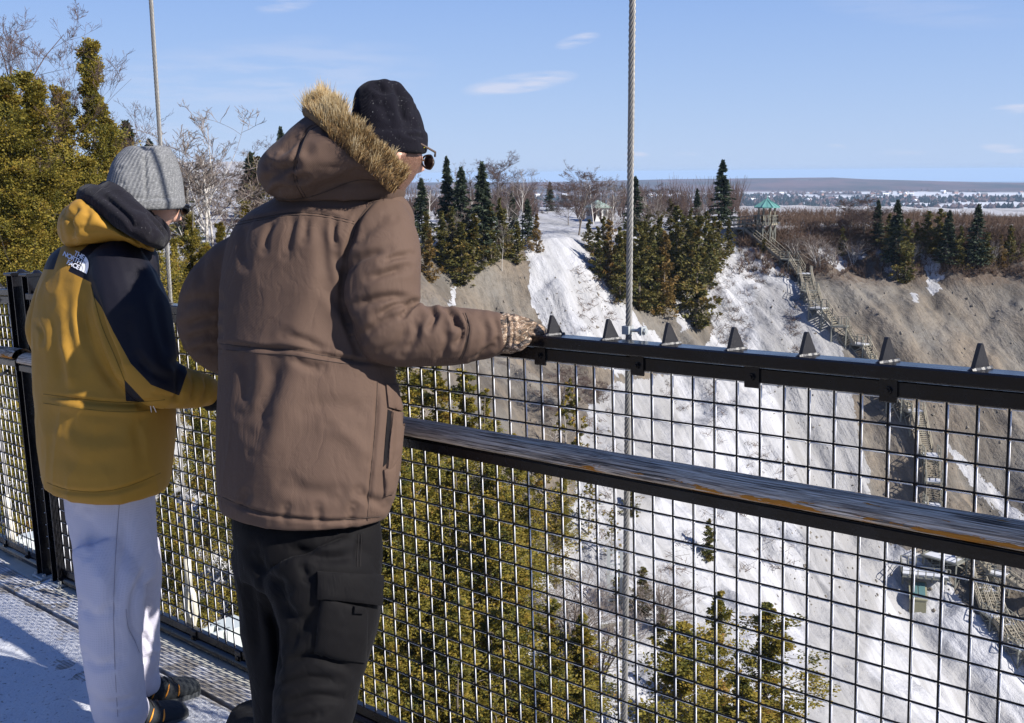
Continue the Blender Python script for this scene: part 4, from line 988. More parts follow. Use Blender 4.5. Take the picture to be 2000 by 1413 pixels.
# woods out on the river plain: thousands of small trees, one mass each
def far_wood(name, n, sel, mat, label, hh, ww, seed):
    rs = np.random.RandomState(seed); V = []; F = []; c = 0; P = []
    while len(P) < n:
        a = math.radians(rs.uniform(-4, 30)); D = sel[0]+(sel[1]-sel[0])*rs.rand()**.9; x, y = math.sin(a)*D, math.cos(a)*D
        f = float(fbm(np.array([[x, y*1.6, seed]]), .0013, 3)[0])
        if f < sel[2]: continue
        P.append((x, y))
    P = np.array(P); h = hh*(.6+.8*rs.rand(n)); r = ww*(.6+.8*rs.rand(n)); 
    z = np.full(n, -97.)+1.2*fbm2(P[:, 0], P[:, 1], .003, 3)
    ks = 5; ring = np.array([(math.cos(t), math.sin(t)) for t in np.linspace(0, 2*math.pi, ks, endpoint=False)])
    V = np.zeros((n, 2*ks+1, 3))
    for j in range(ks):
        jr = .8+.4*rs.rand(n); V[:, j, 0] = P[:, 0]+ring[j, 0]*r*jr*.8; V[:, j, 1] = P[:, 1]+ring[j, 1]*r*jr*.8; V[:, j, 2] = z
        V[:, ks+j, 0] = P[:, 0]+ring[j, 0]*r*jr; V[:, ks+j, 1] = P[:, 1]+ring[j, 1]*r*jr; V[:, ks+j, 2] = z+h*(.35+.1*rs.rand(n))
    V[:, 2*ks, 0] = P[:, 0]; V[:, 2*ks, 1] = P[:, 1]; V[:, 2*ks, 2] = z+h
    b = (np.arange(n)*(2*ks+1))[:, None]
    F = [tuple(r_) for j in range(ks) for r_ in (b+np.array([[j, (j+1) % ks, ks+(j+1) % ks, ks+j]]))]+[tuple(r_) for j in range(ks) for r_ in (b+np.array([[ks+j, ks+(j+1) % ks, 2*ks]]))]
    Fq = np.concatenate([b+np.array([[j, (j+1) % ks, ks+(j+1) % ks, ks+j]]) for j in range(ks)]+[b+np.array([[ks+j, ks+(j+1) % ks, 2*ks, 2*ks]]) for j in range(0)])
    me = bpy.data.meshes.new(name); me.from_pydata(V.reshape(-1, 3).tolist(), [], F); me.update()
    mesh_obj(name, me, mat, None, kind='stuff', label=label, cat='forest')
M_fc = simple('far_conifers', (.018, .026, .028), rough=1, spec=0, var=.3, sc=.01); M_fd = simple('far_leafless_wood', (.105, .075, .072), rough=1, spec=0, var=.3, sc=.01)
far_wood('conifer_forest', 1800, (1900, 4300, .38), M_fc, 'dark conifer woods on the snowy plain', 15, 6, 3)
far_wood('leafless_forest', 1900, (1500, 5000, .28), M_fd, 'leafless woods on the snowy plain', 12, 8, 8)
# ------------------------------------------------------------------ lookout, stairs, pavilion, cabin, far houses
M_lumber = simple('weathered_lumber', (.22, .195, .145), rough=.8, var=.3, sc=1.5)
M_lumberg = simple('grey_green_lumber', (.16, .16, .135), rough=.8, var=.25, sc=1.5)
M_teal = simple('teal_roof_sheet', (.10, .24, .215), rough=.45, var=.12, sc=1.2)
M_snowcap = simple('snow_cap', (.46, .47, .49), rough=.7, var=.04)
UP = np.array([0, 0, 1.])
def rail_run(mb, P, Q, h=1.05, n=4, r=.05):
    P, Q = np.array(P, float), np.array(Q, float)
    for f in (1.0, .55, .15): mb.beam(P+UP*h*f, Q+UP*h*f, .09 if f == 1 else .06, .05)
    for i in range(n+1):
        q = P+(Q-P)*i/n; mb.beam(q-UP*.15, q+UP*h, .09, .09, up=(1, 0, 0))
def gz(P): return float(ground(np.array(P[0]), np.array(P[1])))
# lookout tower
g0, tg = hit(1500, 458); cx0 = ray(1497, 436)*tg*.985
root = empty('lookout_gazebo', cx0, 'wooden lookout on stilts with a teal pyramid roof at the head of the stairs', 'lookout')
mpp = tg/FPX; R = 26*mpp; n = 8; apex = cx0+UP*(46*mpp); eave = cx0[2]+31*mpp
ringp = [np.array([cx0[0]+R*math.cos(2*math.pi*i/n+.2), cx0[1]+R*math.sin(2*math.pi*i/n+.2), eave]) for i in range(n)]
mb = MB()
V = ringp+[p-UP*.14 for p in ringp]+[apex, apex-UP*.2]
F = [(i, (i+1) % n, 2*n) for i in range(n)]+[(i, n+i, n+(i+1) % n, (i+1) % n) for i in range(n)]+[(n+(i+1) % n, n+i, 2*n+1) for i in range(n)]
mb.add(V, F)
for i in range(n):
    mb.beam(ringp[i]+UP*.03, apex+UP*.05, .12, .08)
    mb.beam((ringp[i]+ringp[(i+1) % n])/2+UP*.02, apex+UP*.03, .05, .05)
mb.tube([apex, apex+UP*.5], [.12, .03], 6)
mb.build('roof', M_teal, root)
for i in range(n):
    q = cx0+(ringp[i]-cx0)*[.62, .62, 0]; b = MB(); b.beam(q, q+UP*(31*mpp), .17, .17, up=(1, 0, 0))
    b.beam(q+UP*(24*mpp), q+UP*(30.5*mpp)+(ringp[i]-q)*[.3, .3, 0], .08, .08); b.build('post', M_lumber, root)
b = MB(); rp = [cx0+(p-cx0)*[.86, .86, 0] for p in ringp]
b.add(rp+[p-UP*.25 for p in rp], [tuple(range(n)), tuple(range(n, 2*n))[::-1]]+[(i, n+i, n+(i+1) % n, (i+1) % n) for i in range(n)]); b.build('platform', M_lumber, root)
b = MB()
for i in range(n): rail_run(b, rp[i], rp[(i+1) % n], 1.1, 3)
b.build('railing', M_lumberg, root)
b = MB()
for i in range(0, n, 1):
    q = cx0+(ringp[i]-cx0)*[.7, .7, 0]; gq = np.array([q[0], q[1], min(gz(q), q[2]-2.6)-.3]); b.beam(q-UP*.2, gq, .16, .16, up=(1, 0, 0))
    q2 = cx0+(ringp[(i+1) % n]-cx0)*[.7, .7, 0]; b.beam(q-UP*.3, np.array([q2[0], q2[1], gq[2]+.4]), .09, .09); b.beam(q2-UP*.3, gq+UP*.4, .09, .09)
b.build('stilts', M_lumberg, root)

# long stair down the slope
def lift(x, y, k=.985, tmin=20):
    P, t = hit(x, y, tmin); return ray(x, y)*(t*k)
path = [(1451, 446), (1541, 506), (1571, 535), (1582, 568), (1599, 602), (1641, 636), (1680, 672), (1714, 707), (1752, 768), (1785, 802), (1818, 889), (1824, 938), (1822, 985), (1832, 1040), (1852, 1084)]
pts = [lift(*q) for q in path]
root = empty('hillside_stairs', pts[0], 'long wooden staircase with many landings zigzagging down the bare slope', 'staircase')
def flight(P, Q, wd=1.5):
    d = Q-P; hd = np.array([d[0], d[1], 0]); L = np.linalg.norm(hd); hd /= L; sd = np.array([-hd[1], hd[0], 0])
    a = P+hd*.9*min(1, L/4); c = Q-hd*.9*min(1, L/4)
    b = MB()
    for s in (-1, 1): b.beam(a+sd*s*wd/2-UP*.1, c+sd*s*wd/2-UP*.1, .10, .30)
    nt = max(3, int(abs(c[2]-a[2])/.22))
    for i in range(nt+1): q = a+(c-a)*i/nt; b.box(q, sd*wd/2, hd*.15, UP*.03)
    b.build('flight', M_lumber, root)
    r = MB()
    for s in (-1, 1): rail_run(r, a+sd*s*wd/2, c+sd*s*wd/2, 1.05, max(2, int(np.linalg.norm(c-a)/1.6)))
    r.build('handrail', M_lumber, root)
def landing(P, nxt, wd=1.9, snow=True):
    d = nxt-P; hd = np.array([d[0], d[1], 0]); hd /= np.linalg.norm(hd); sd = np.array([-hd[1], hd[0], 0])
    b = MB(); b.box(P-UP*.08, hd*wd/2, sd*wd/2, UP*.08)
    corners = [P+i*hd*wd/2*.9+j*sd*wd/2*.9 for i, j in ((-1, -1), (1, -1), (1, 1), (-1, 1))]
    ft = []
    for c in corners:
        g = gz(c); e = np.array([c[0], c[1], min(g-.3, c[2]-1.5)]); ft.append(e); b.beam(c, e, .14, .14, up=(1, 0, 0))
    for i in range(4):
        b.beam(corners[i]-UP*.2, ft[(i+1) % 4]+UP*.3, .08, .08); b.beam(corners[(i+1) % 4]-UP*.2, ft[i]+UP*.3, .08, .08)
    b.build('landing', M_lumberg, root)
    r = MB(); rail_run(r, corners[0], corners[1], 1.05, 2); rail_run(r, corners[3], corners[2], 1.05, 2); r.build('landing_railing', M_lumberg, root)
    if snow: s = MB(); s.box(P+UP*.03, hd*wd*.45, sd*wd*.42, UP*.03); s.build('snow_on_landing', M_snowcap, root)
for i in range(len(pts)-1):
    flight(pts[i], pts[i+1]); landing(pts[i], pts[i+1], 2.0, i % 2 == 0 or i > 8)
landing(pts[-1], pts[-2]+np.array([3, 0, 0]), 4.2)
for seq in ([(1860, 1080), (1905, 1088), (1950, 1120), (2030, 1160)], [(1905, 1100), (1925, 1150), (1960, 1215), (2030, 1290)], [(1905, 1140), (1940, 1200), (1990, 1262), (2040, 1300)]):
    pp_ = [lift(*q, .982) for q in seq]
    for i in range(len(pp_)-1): flight(pp_[i], pp_[i+1]); landing(pp_[i+1], pp_[i]+np.array([.1, 0, 0]))
b = MB(); w0 = lift(1420, 441); w1 = cx0+(-R*.8*np.array([1, 0, 0])); b.beam(w0, w1, 1.6, .2); b.build('walkway', M_lumber, root)
b = MB(); s_ = np.array([0, .75, 0]); rail_run(b, w0-s_, w1-s_, 1.05, 5); rail_run(b, w0+s_, w1+s_, 1.05, 5); b.build('walkway_railing', M_lumberg, root)

# white pavilion
P, t = hit(1167, 430); mp_ = t/FPX; hw = 20*mp_; hh_ = 25*mp_
root = empty('pavilion', P, 'small white pavilion with a pale green pyramid roof on the snowy plateau', 'pavilion')
M_white = simple('white_paint', (.42, .42, .41), rough=.6, var=.05); M_pgreen = simple('pale_green_roof', (.22, .29, .25), rough=.6, var=.12, sc=2)
c = P+UP*hh_/2; A1 = np.array([math.cos(.5), math.sin(.5), 0]); A2 = np.array([-math.sin(.5), math.cos(.5), 0])
b = MB(); b.box(c, A1*hw*.8, A2*hw*.8, UP*(hh_/2+.3)); b.build('wall', M_white, root)
cr = [P+UP*hh_+i*A1*hw+j*A2*hw for i, j in ((-1, -1), (1, -1), (1, 1), (-1, 1))]; ap = P+UP*(hh_+14*mp_)
b = MB(); b.add(cr+[q-UP*.15 for q in cr]+[ap], [(0, 1, 8), (1, 2, 8), (2, 3, 8), (3, 0, 8), (4, 7, 6, 5), (0, 4, 5, 1), (1, 5, 6, 2), (2, 6, 7, 3), (3, 7, 4, 0)]); b.build('roof', M_pgreen, root)
for s in (-1, 1):
    for (ax, ay) in ((A1, A2), (A2, A1)):
        b = MB(); b.box(P+UP*hh_*.55-ax*hw*.81+ay*s*hw*.35, ax*.03, ay*hw*.2, UP*hh_*.22); b.build('window', simple('dark_glass', (.05, .06, .07), rough=.1), root)

# teal roofed cabin and its fenced deck at the foot of the stairs
P, t = hit(1792, 1196); mp_ = t/FPX
root = empty('service_cabin', P, 'small olive cabin with a teal panelled roof at the foot of the ice slope', 'cabin')
M_olive = simple('olive_boards', (.20, .19, .12), rough=.8, var=.2)
vx = np.array([math.cos(.3), -math.sin(.3), 0]); vy = np.array([math.sin(.3), math.cos(.3), 0])
hx, hy, hz_ = 15*mp_, 22*mp_, 20*mp_
ctr = P+vy*hy*.8
b = MB(); b.box(ctr+UP*hz_/2, vx*hx, vy*hy, UP*(hz_/2+.4)); b.build('wall', M_olive, root)
b = MB(); top = ctr+UP*(hz_+.45)
b.add([top-vx*hx*1.1-vy*hy*1.05, top+vx*hx*1.1-vy*hy*1.05, top+vx*hx*1.1+vy*hy*1.05+UP*1.1, top-vx*hx*1.1+vy*hy*1.05+UP*1.1]+[q-UP*.12 for q in (top-vx*hx*1.1-vy*hy*1.05, top+vx*hx*1.1-vy*hy*1.05, top+vx*hx*1.1+vy*hy*1.05+UP*1.1, top-vx*hx*1.1+vy*hy*1.05+UP*1.1)],
      [(0, 1, 2, 3), (7, 6, 5, 4), (0, 4, 5, 1), (1, 5, 6, 2), (2, 6, 7, 3), (3, 7, 4, 0)]); b.build('roof', M_olive, root)
for s in (-1, 1):
    b = MB(); q = top+UP*.58+vx*s*hx*.46; b.box(q, vx*hx*.40, vy*hy*.85+UP*.46, UP*.03); b.build('roof_panel', simple('teal_panel', (.07, .14, .14), rough=.4, var=.1), root)
P2 = lift(1806, 1118, .99)
root = empty('wooden_deck', P2, 'snowy wooden deck with rough rails directly above the teal roofed cabin', 'deck')
b = MB(); b.box(P2-UP*.1, vx*2.4, vy*1.6, UP*.1)
for i in (-2.2, -.8, .8, 2.2): b.beam(P2+vx*i, P2+vx*i-UP*2.4, .16, .16, up=(1, 0, 0))
b.build('platform', M_lumberg, root)
b = MB(); rail_run(b, P2-vx*2.4-vy*1.6, P2+vx*2.4-vy*1.6, 1.1, 6); rail_run(b, P2-vx*2.4+vy*1.6, P2+vx*2.4+vy*1.6, 1.1, 6); rail_run(b, P2-vx*2.4-vy*1.6, P2-vx*2.4+vy*1.6, 1.1, 3); b.build('railing', M_lumberg, root)
s = MB(); s.box(P2+UP*.05, vx*2.3, vy*1.5, UP*.05); s.build('snow_on_deck', M_snowcap, root)

# grey steel frame standing in the snow left of the rope
P, t = hit(1200, 1195); mp_ = t/FPX
root = empty('steel_frame', P, 'pale grey two legged steel frame standing in snow, left of the thick cable', 'steel frame')
for s in (-1, 1):
    b = MB(); q = P+np.array([s*12.5*mp_, 0, 0]); b.beam(q-UP*.5, q+UP*128*mp_, 5.5*mp_, .16, up=(0, 1, 0)); b.build('leg', M_galv, root)
b = MB()
for k in range(5): b.beam(P+np.array([-12*mp_, 0, (25+24*k)*mp_]), P+np.array([12*mp_, 0, (25+24*k)*mp_]), .10, .10, up=(0, 1, 0))
b.build('crossbars', M_galv, root)
P, t = hit(1195, 1248); mp_ = t/FPX
root = empty('snowy_barrier', P, 'low snow covered timber barrier below the steel frame', 'barrier')
b = MB()
for k in (-1, 0, 1): b.beam(P+np.array([k*26*mp_, k*.3, -.4]), P+np.array([k*26*mp_, k*.3, 1.1]), .2, .2, up=(1, 0, 0))
b.beam(P+np.array([-34*mp_, -.3, 1.0]), P+np.array([34*mp_, .3, 1.0]), .16, .3); b.build('timber', M_lumberg, root)
s = MB(); s.beam(P+np.array([-34*mp_, -.3, 1.2]), P+np.array([34*mp_, .3, 1.2]), .22, .12); s.build('snow_cap', M_snowcap, root)

# village on the plain: one house, copied
rs = np.random.RandomState(21)
def house_proto(k):
    hb = MB(); hb.box((0, 0, 2.5), (5.5, 0, 0), (0, 4, 0), (0, 0, 2.7)); w_ = mk_mesh('house_wall', hb.V, np.array(hb.F), False)
    w_.materials.append(simple('house_wall_%d' % k, ((.62, .60, .56), (.30, .18, .15), (.40, .40, .42))[k], rough=.8))
    rb = MB(); rb.add([(-6, -4.6, 5), (6, -4.6, 5), (6, 4.6, 5), (-6, 4.6, 5), (-6, 0, 8), (6, 0, 8)], [(0, 1, 5, 4), (2, 3, 4, 5), (0, 4, 3), (1, 2, 5), (0, 3, 2, 1)]); r_ = mk_mesh('house_roof', rb.V, np.array(rb.F, dtype=object), False)
    r_.materials.append(simple('house_roof_%d' % k, ((.75, .76, .78), (.12, .11, .11), (.22, .13, .11))[k], rough=.8)); return w_, r_
HP = [house_proto(k) for k in range(3)]
HL = ['white house with a snowy roof far off on the river plain', 'brick red house with a dark roof far off on the river plain', 'grey house with a brown roof far off on the river plain']
for k in range(120):
    x = rs.uniform(1000, 2010); a = math.atan((x-1000)/FPX); D = rs.choice([3500, 3900, 4300, 4700])+rs.uniform(-120, 120)
    X, Y = math.sin(a)*D, math.cos(a)*D; j = rs.randint(3)
    root = empty('house', (X, Y, -97), HL[j], 'house', 'houses far off on the river plain'); s = rs.uniform(.9, 1.8); root.scale = (s, s, s); root.rotation_euler = (0, 0, rs.uniform(0, 3))
    for nm, me in zip(('wall', 'roof'), HP[j]):
        o = bpy.data.objects.new(nm, me); COL.objects.link(o); o.parent = root
# ------------------------------------------------------------------ people
def catmull(rows, k=4):
    R = np.array(rows, float); out = []
    n = len(R)
    for i in range(n-1):
        p0, p1, p2, p3 = R[max(i-1, 0)], R[i], R[i+1], R[min(i+2, n-1)]
        for t in np.linspace(0, 1, k, endpoint=False):
            out.append(.5*((2*p1)+(-p0+p2)*t+(2*p0-5*p1+4*p2-p3)*t*t+(-p0+3*p1-3*p2+p3)*t**3))
    out.append(R[-1]); return np.array(out)
def loft_rings(mb, rings):
    k = len(rings); n = len(rings[0]); V = [p for r in rings for p in r]
    F = [(i*n+j, i*n+(j+1) % n, (i+1)*n+(j+1) % n, (i+1)*n+j) for i in range(k-1) for j in range(n)]
    F += [tuple(range(n))[::-1], tuple((k-1)*n+j for j in range(n))]; mb.add(V, F)
def view_loft(mb, rows, face_deg, ratio=.68, ex=2.3, n=48, k=4):
    """rows: (y, left, right, depth[, ratio]) of the outline in the photo; each becomes a level ring of true size at that depth"""
    rows = [tuple(r)+((ratio,) if len(r) == 4 else ()) for r in rows]; R = catmull(rows, k); fa = math.radians(face_deg)
    fd = np.array([math.sin(fa), math.cos(fa), 0]); rd = np.array([math.cos(fa), -math.sin(fa), 0]); rings = []
    for y, L, Rr, dp, ra in R:
        c = unp((L+Rr)/2, y, dp); hw = (Rr-L)/2*dp/FPX; v = cR-np.array([0, 0, cR[2]]); va = math.atan2(((L+Rr)/2-1000), FPX)
        vv = np.array([math.cos(va), -math.sin(va), 0]); W = hw/math.sqrt((rd@vv)**2+(ra*(fd@vv))**2)
        ring = []
        for j in range(n):
            th = 2*math.pi*j/n; cc, ss = math.cos(th), math.sin(th)
            ring.append(c+rd*W*np.sign(cc)*abs(cc)**(2/ex)+fd*W*ra*np.sign(ss)*abs(ss)**(2/ex))
        rings.append(ring)
    loft_rings(mb, rings)
def slab_loft(mb, rows, n=36, k=4, ex=2.2):
    """rows: (x0,y0,x1,y1,depth,half thickness in m) — a bag lofted between pairs of outline points"""
    R = catmull(rows, k); rings = []
    for x0, y0, x1, y1, dp, ht in R:
        a, b = unp(x0, y0, dp), unp(x1, y1, dp); c = (a+b)/2; e1 = (b-a)/2; vd = c/np.linalg.norm(c)
        rings.append([c+e1*np.sign(math.cos(t))*abs(math.cos(t))**(2/ex)+vd*ht*np.sign(math.sin(t))*abs(math.sin(t))**(2/ex) for t in [2*math.pi*j/n for j in range(n)]])
    loft_rings(mb, rings)
def limb(mb, rows, n=20, k=5):
    R = catmull(rows, k); mb.tube([unp(x, y, d) for x, y, d, r in R], [max(r, .003) for x, y, d, r in R], n)
def ball(mb, c, e1, e2, e3, n=20, m=12):
    c, e1, e2, e3 = [np.array(q, float) for q in (c, e1, e2, e3)]; rings = []
    for i in range(1, m):
        ph = math.pi*i/m; rings.append([c+e3*math.cos(ph)+math.sin(ph)*(e1*math.cos(2*math.pi*j/n)+e2*math.sin(2*math.pi*j/n)) for j in range(n)])
    loft_rings(mb, rings)
def head(mb, C, fwd, up, s=1.0, n=72, m=54):
    fwd = np.array(fwd, float); fwd /= np.linalg.norm(fwd); up = np.array(up, float); up -= fwd*(up@fwd); up /= np.linalg.norm(up); rt = np.cross(fwd, up); rings = []
    for i in range(1, m):
        ph = math.pi*i/m; ring = []
        for j in range(n):
            th = 2*math.pi*j/n; dx, dy, dz = math.sin(ph)*math.cos(th), math.sin(ph)*math.sin(th), math.cos(ph)
            x, y, z = .077*dx, .097*dy, .118*dz
            t = max(0, min(1, (-.015-z)/.10)); x *= 1-.36*t; y *= (1-.45*t) if y < 0 else (1-.06*t)
            g = lambda cx, cz, sx, sz: math.exp(-((x-cx)/sx)**2-((z-cz)/sz)**2)
            if y > 0:
                y -= .006*g(0, .0, .09, .05)
                y += .024*g(0, -.028, .011, .013)+.013*g(0, -.008, .010, .022)+.006*g(0, .028, .05, .012)
                y -= .012*(g(.032, .008, .016, .012)+g(-.032, .008, .016, .012))
                y += .006*(g(0, -.058, .020, .005)+g(0, -.069, .018, .005))-.004*g(0, -.0635, .024, .0022)+.010*g(0, -.095, .022, .014)+.003*(g(.045, -.02, .02, .018)+g(-.045, -.02, .02, .018))
            ring.append(np.array(C)+s*(rt*x+fwd*y+up*z))
        rings.append(ring)
    loft_rings(mb, rings)
    for sg in (-1, 1):
        c = np.array(C)+s*(rt*sg*.078-fwd*.008-up*.010)
        ball(mb, c, fwd*.017*s, rt*.008*s, up*.031*s, 14, 10)
    return rt, fwd, up
def solid(mb, voxel, smooth=6, keep=None):
    """fuse overlapping closed pieces into one continuous surface"""
    me = bpy.data.meshes.new('tmp'); me.from_pydata([tuple(map(float, v)) for v in mb.V], [], [tuple(f) for f in mb.F])
    bm = bmesh.new(); bm.from_mesh(me); bmesh.ops.recalc_face_normals(bm, faces=bm.faces); bm.to_mesh(me); bm.free()
    o = bpy.data.objects.new('tmp', me); COL.objects.link(o)
    r = o.modifiers.new('r', 'REMESH'); r.mode = 'VOXEL'; r.voxel_size = voxel; r.adaptivity = 0
    if smooth:
        s_ = o.modifiers.new('s', 'SMOOTH'); s_.factor = .5; s_.iterations = smooth
    dg = bpy.context.evaluated_depsgraph_get(); ev = o.evaluated_get(dg); out = bpy.data.meshes.new_from_object(ev)
    bpy.data.objects.remove(o); bpy.data.meshes.remove(me)
    out.polygons.foreach_set('use_smooth', np.ones(len(out.polygons), bool)); return out
def getV(me):
    a = np.zeros(len(me.vertices)*3, np.float32); me.vertices.foreach_get('co', a); return a.reshape(-1, 3).astype(float)
def getN(me):
    a = np.zeros(len(me.vertices)*3, np.float32); me.vertex_normals.foreach_get('vector', a); return a.reshape(-1, 3).astype(float)
def setV(me, V): me.vertices.foreach_set('co', V.astype(np.float32).ravel()); me.update()
def setattr_(me, name, arr):
    a = me.attributes.new(name, 'FLOAT', 'POINT'); a.data.foreach_set('value', np.asarray(arr, np.float32))
def folds(me, strokes, wr=.003, wsc=9, seed=0., wstretch=(1, 1, .55), facing=True, mask=None):
    """cloth folds: stroke = (polyline, width, depth in mm); negative presses a crease in with soft rolls either side"""
    V = getV(me); N = getN(me); p = proj(V); vd = V/np.linalg.norm(V, axis=1)[:, None]; f = np.clip(-(N*vd).sum(1)*3+.3, 0, 1) if facing else 1
    d = np.zeros(len(V))
    for line, w_, a in strokes:
        line = catmull(line, 5) if len(line) > 2 else np.array(line, float)
        q = line_dist(p, line); L = line; ends = np.minimum(np.hypot(*(p-L[0]).T), np.hypot(*(p-L[-1]).T)); ln = np.hypot(*(L[0]-L[-1]))
        fade = np.clip(ends/(.22*ln+1), .15, 1) if a < 0 or True else 1
        g = np.exp(-(q/w_)**2)*1.25-.45*np.exp(-(q/(2.4*w_))**2) if a < 0 else np.exp(-(q/w_)**2)
        d += a*.0016*g*fade
    n1 = 1-np.abs(fbm(V*np.array(wstretch)+seed, wsc, 3, .5)); n1 = n1**3
    n2 = fbm(V+seed*2, wsc*.45, 2)
    d2 = wr*(n1*.9-.4)+wr*1.2*n2
    if mask is not None: d2 = d2*mask(V, p)
    setV(me, V+N*(d*f+d2)[:, None]); return me
def bvh_of(*mes):
    V = []; F = []; n = 0
    for me in mes:
        v = getV(me); V += [Vector(q) for q in v]; F += [tuple(i+n for i in pl.vertices) for pl in me.polygons]; n += len(v)
    return BVHTree.FromPolygons(V, F)
def cast(bvh, x, y):
    r = Vector(ray(x, y)).normalized(); h = bvh.ray_cast(Vector((0, 0, 0)), r)
    return (np.array(h[0]), np.array(h[1])) if h[0] is not None else (None, None)
def patch_on(bvh, corners, off, nu=24, nv=24, bulge=0.0, name='pocket', mat=None, parent=None, edge=.0):
    """a sewn-on panel: a quilted slab lying on the cloth between four corners"""
    c = np.array(corners, float); G = np.zeros((nu, nv, 3)); NN = np.zeros((nu, nv, 3)); last = None
    for i in range(nu):
        for j in range(nv):
            u, v = i/(nu-1), j/(nv-1); q = (c[0]*(1-u)+c[1]*u)*(1-v)+(c[3]*(1-u)+c[2]*u)*v; P, N = cast(bvh, *q)
            if P is None: P, N = last if last else (unp(q[0], q[1], 2.5), -cF)
            last = (P, N); G[i, j] = P; NN[i, j] = N
    for _ in range(6):
        NN[1:-1, 1:-1] = (NN[:-2, 1:-1]+NN[2:, 1:-1]+NN[1:-1, :-2]+NN[1:-1, 2:]+NN[1:-1, 1:-1])/5
        Gs = G.copy(); Gs[1:-1, 1:-1] = (G[:-2, 1:-1]+G[2:, 1:-1]+G[1:-1, :-2]+G[1:-1, 2:])/4; G = Gs*.5+G*.5
    NN /= np.linalg.norm(NN, axis=2)[..., None]
    U, Vv = np.meshgrid(np.linspace(0, 1, nu), np.linspace(0, 1, nv), indexing='ij'); bl = (4*U*(1-U)*4*Vv*(1-Vv))**.35*bulge
    bl += .0015*NZ(G*60.)
    top = G+NN*(off+bl)[..., None]; bot = G-NN*.004
    V = np.concatenate([top.reshape(-1, 3), bot.reshape(-1, 3)]); id_ = np.arange(nu*nv).reshape(nu, nv); m = nu*nv
    F = [(id_[i, j], id_[i+1, j], id_[i+1, j+1], id_[i, j+1]) for i in range(nu-1) for j in range(nv-1)]
    b = [id_[i, 0] for i in range(nu)]+[id_[-1, j] for j in range(1, nv)]+[id_[i, -1] for i in range(nu-2, -1, -1)]+[id_[0, j] for j in range(nv-2, 0, -1)]
    F += [(b[k], b[(k+1) % len(b)], b[(k+1) % len(b)]+m, b[k]+m) for k in range(len(b))]
    bmx = bmesh.new(); me = mk_mesh(name, V, np.array(F), True); bmx.from_mesh(me); bmesh.ops.recalc_face_normals(bmx, faces=bmx.faces); bmx.to_mesh(me); bmx.free()
    return autosmooth(mesh_obj(name, me, mat, parent), 50)
def seam(bvh, lines, r, name, mat, parent, off=.0006, dash=None):
    mb = MB()
    for ln in lines:
        L = catmull(ln, 10) if len(ln) > 2 else np.linspace(ln[0], ln[1], 12); pts = []
        for q in L:
            P, N = cast(bvh, *q)
            if P is not None: pts.append(P+N*off)
        if len(pts) > 2:
            A = np.array(pts); A[1:-1] = (A[:-2]+A[1:-1]*2+A[2:])/4
            mb.tube(A, r, 5)
    return mb.build(name, mat, parent, smooth=True)

def cloth(name, col, rough=.75, wv=900, bump=.25, sheen=.02, var=.10, dust=0.0):
    t = NT(name); v = t.coord('Object'); n = t.noise(v, 7, 5, .6); f = t.noise(v, 160, 3)
    c = t.mix(n, tuple(x*(1-var) for x in col), tuple(x*(1+var) for x in col)); c = t.mix(t.math('MULTIPLY', f, .25), c, tuple(x*.75 for x in col))
    if dust: c = t.mix(t.math('MULTIPLY', t.math('GREATER_THAN', t.noise(v, 420, 1), .76), dust), c, (.5, .5, .5))
    t.base(c); t.set(rough=rough, spec=.12, sheen=sheen); t.b.inputs['Sheen Roughness'].default_value = .5
    w_ = t.n('ShaderNodeTexWave', wave_type='BANDS', bands_direction='DIAGONAL'); w_.inputs['Scale'].default_value = wv/6.28; w_.inputs['Distortion'].default_value = .6; t.l(v, w_.inputs['Vector'])
    h = t.math('ADD', t.math('MULTIPLY', w_.outputs['Fac'], .15), t.math('MULTIPLY', t.noise(v, 38, 5, .6), 1.0))
    rg = t.math('ABSOLUTE', t.math('SUBTRACT', t.noise(t.coord('Object', scale=(1, 1, .6)), 11, 4, .55, dist=.5), .5)); rg = t.math('MULTIPLY', t.math('MINIMUM', rg, .07), 9.0)
    t.bump(t.math('ADD', h, rg), bump, .004); return t.m
M_parka = cloth('brown_parka_cloth', (.090, .058, .043), bump=.3)
M_seam = cloth('brown_seam_thread', (.05, .036, .03))
M_liner = cloth('dark_opening', (.006, .005, .006))
M_pants = cloth('black_trouser_cloth', (.0038, .0034, .004), bump=.4, sheen=.02)
M_pantseam = cloth('faded_black_seam', (.018, .016, .016))
M_blackknit = cloth('black_knit', (.0065, .006, .010), rough=.95, bump=.6, sheen=.03, dust=.6)
M_fleece = cloth('black_fleece', (.010, .009, .013), rough=.95, bump=.5, sheen=.05, dust=.4)
def two_tone():
    t = NT('yellow_black_shell'); v = t.coord('Object'); n = t.noise(v, 7, 5, .6)
    y = t.mix(n, (.285, .150, .021), (.36, .195, .030)); k = t.mix(n, (.006, .006, .010), (.011, .010, .015))
    m = t.math('GREATER_THAN', t.attr('black'), 0.0); t.base(t.mix(m, y, k)); t.set(rough=.62, spec=.18, sheen=.0)
    t.bump(t.noise(v, 45, 5, .6), .3, .003); return t.m
M_shell = two_tone()
def grey_knit():
    t = NT('grey_heather_knit'); v = t.coord('Object'); a = t.attr('rib'); rib = t.math('SINE', t.math('MULTIPLY', a, 2*math.pi*62))
    h = t.noise(t.coord('Object', scale=(1, 1, 2.5)), 130, 4, .8); c = t.ramp(h, [(.3, (.065, .068, .072)), (.5, (.15, .153, .158)), (.7, (.27, .273, .278))])
    c = t.mix(t.math('MULTIPLY', t.math('LESS_THAN', rib, -.5), .4), c, (.10, .103, .107)); t.base(c); t.set(rough=.95, spec=.1, sheen=.05)
    t.bump(t.math('ADD', rib, t.math('MULTIPLY', h, 1.5)), .5, .0016); return t.m
M_greyknit = grey_knit()
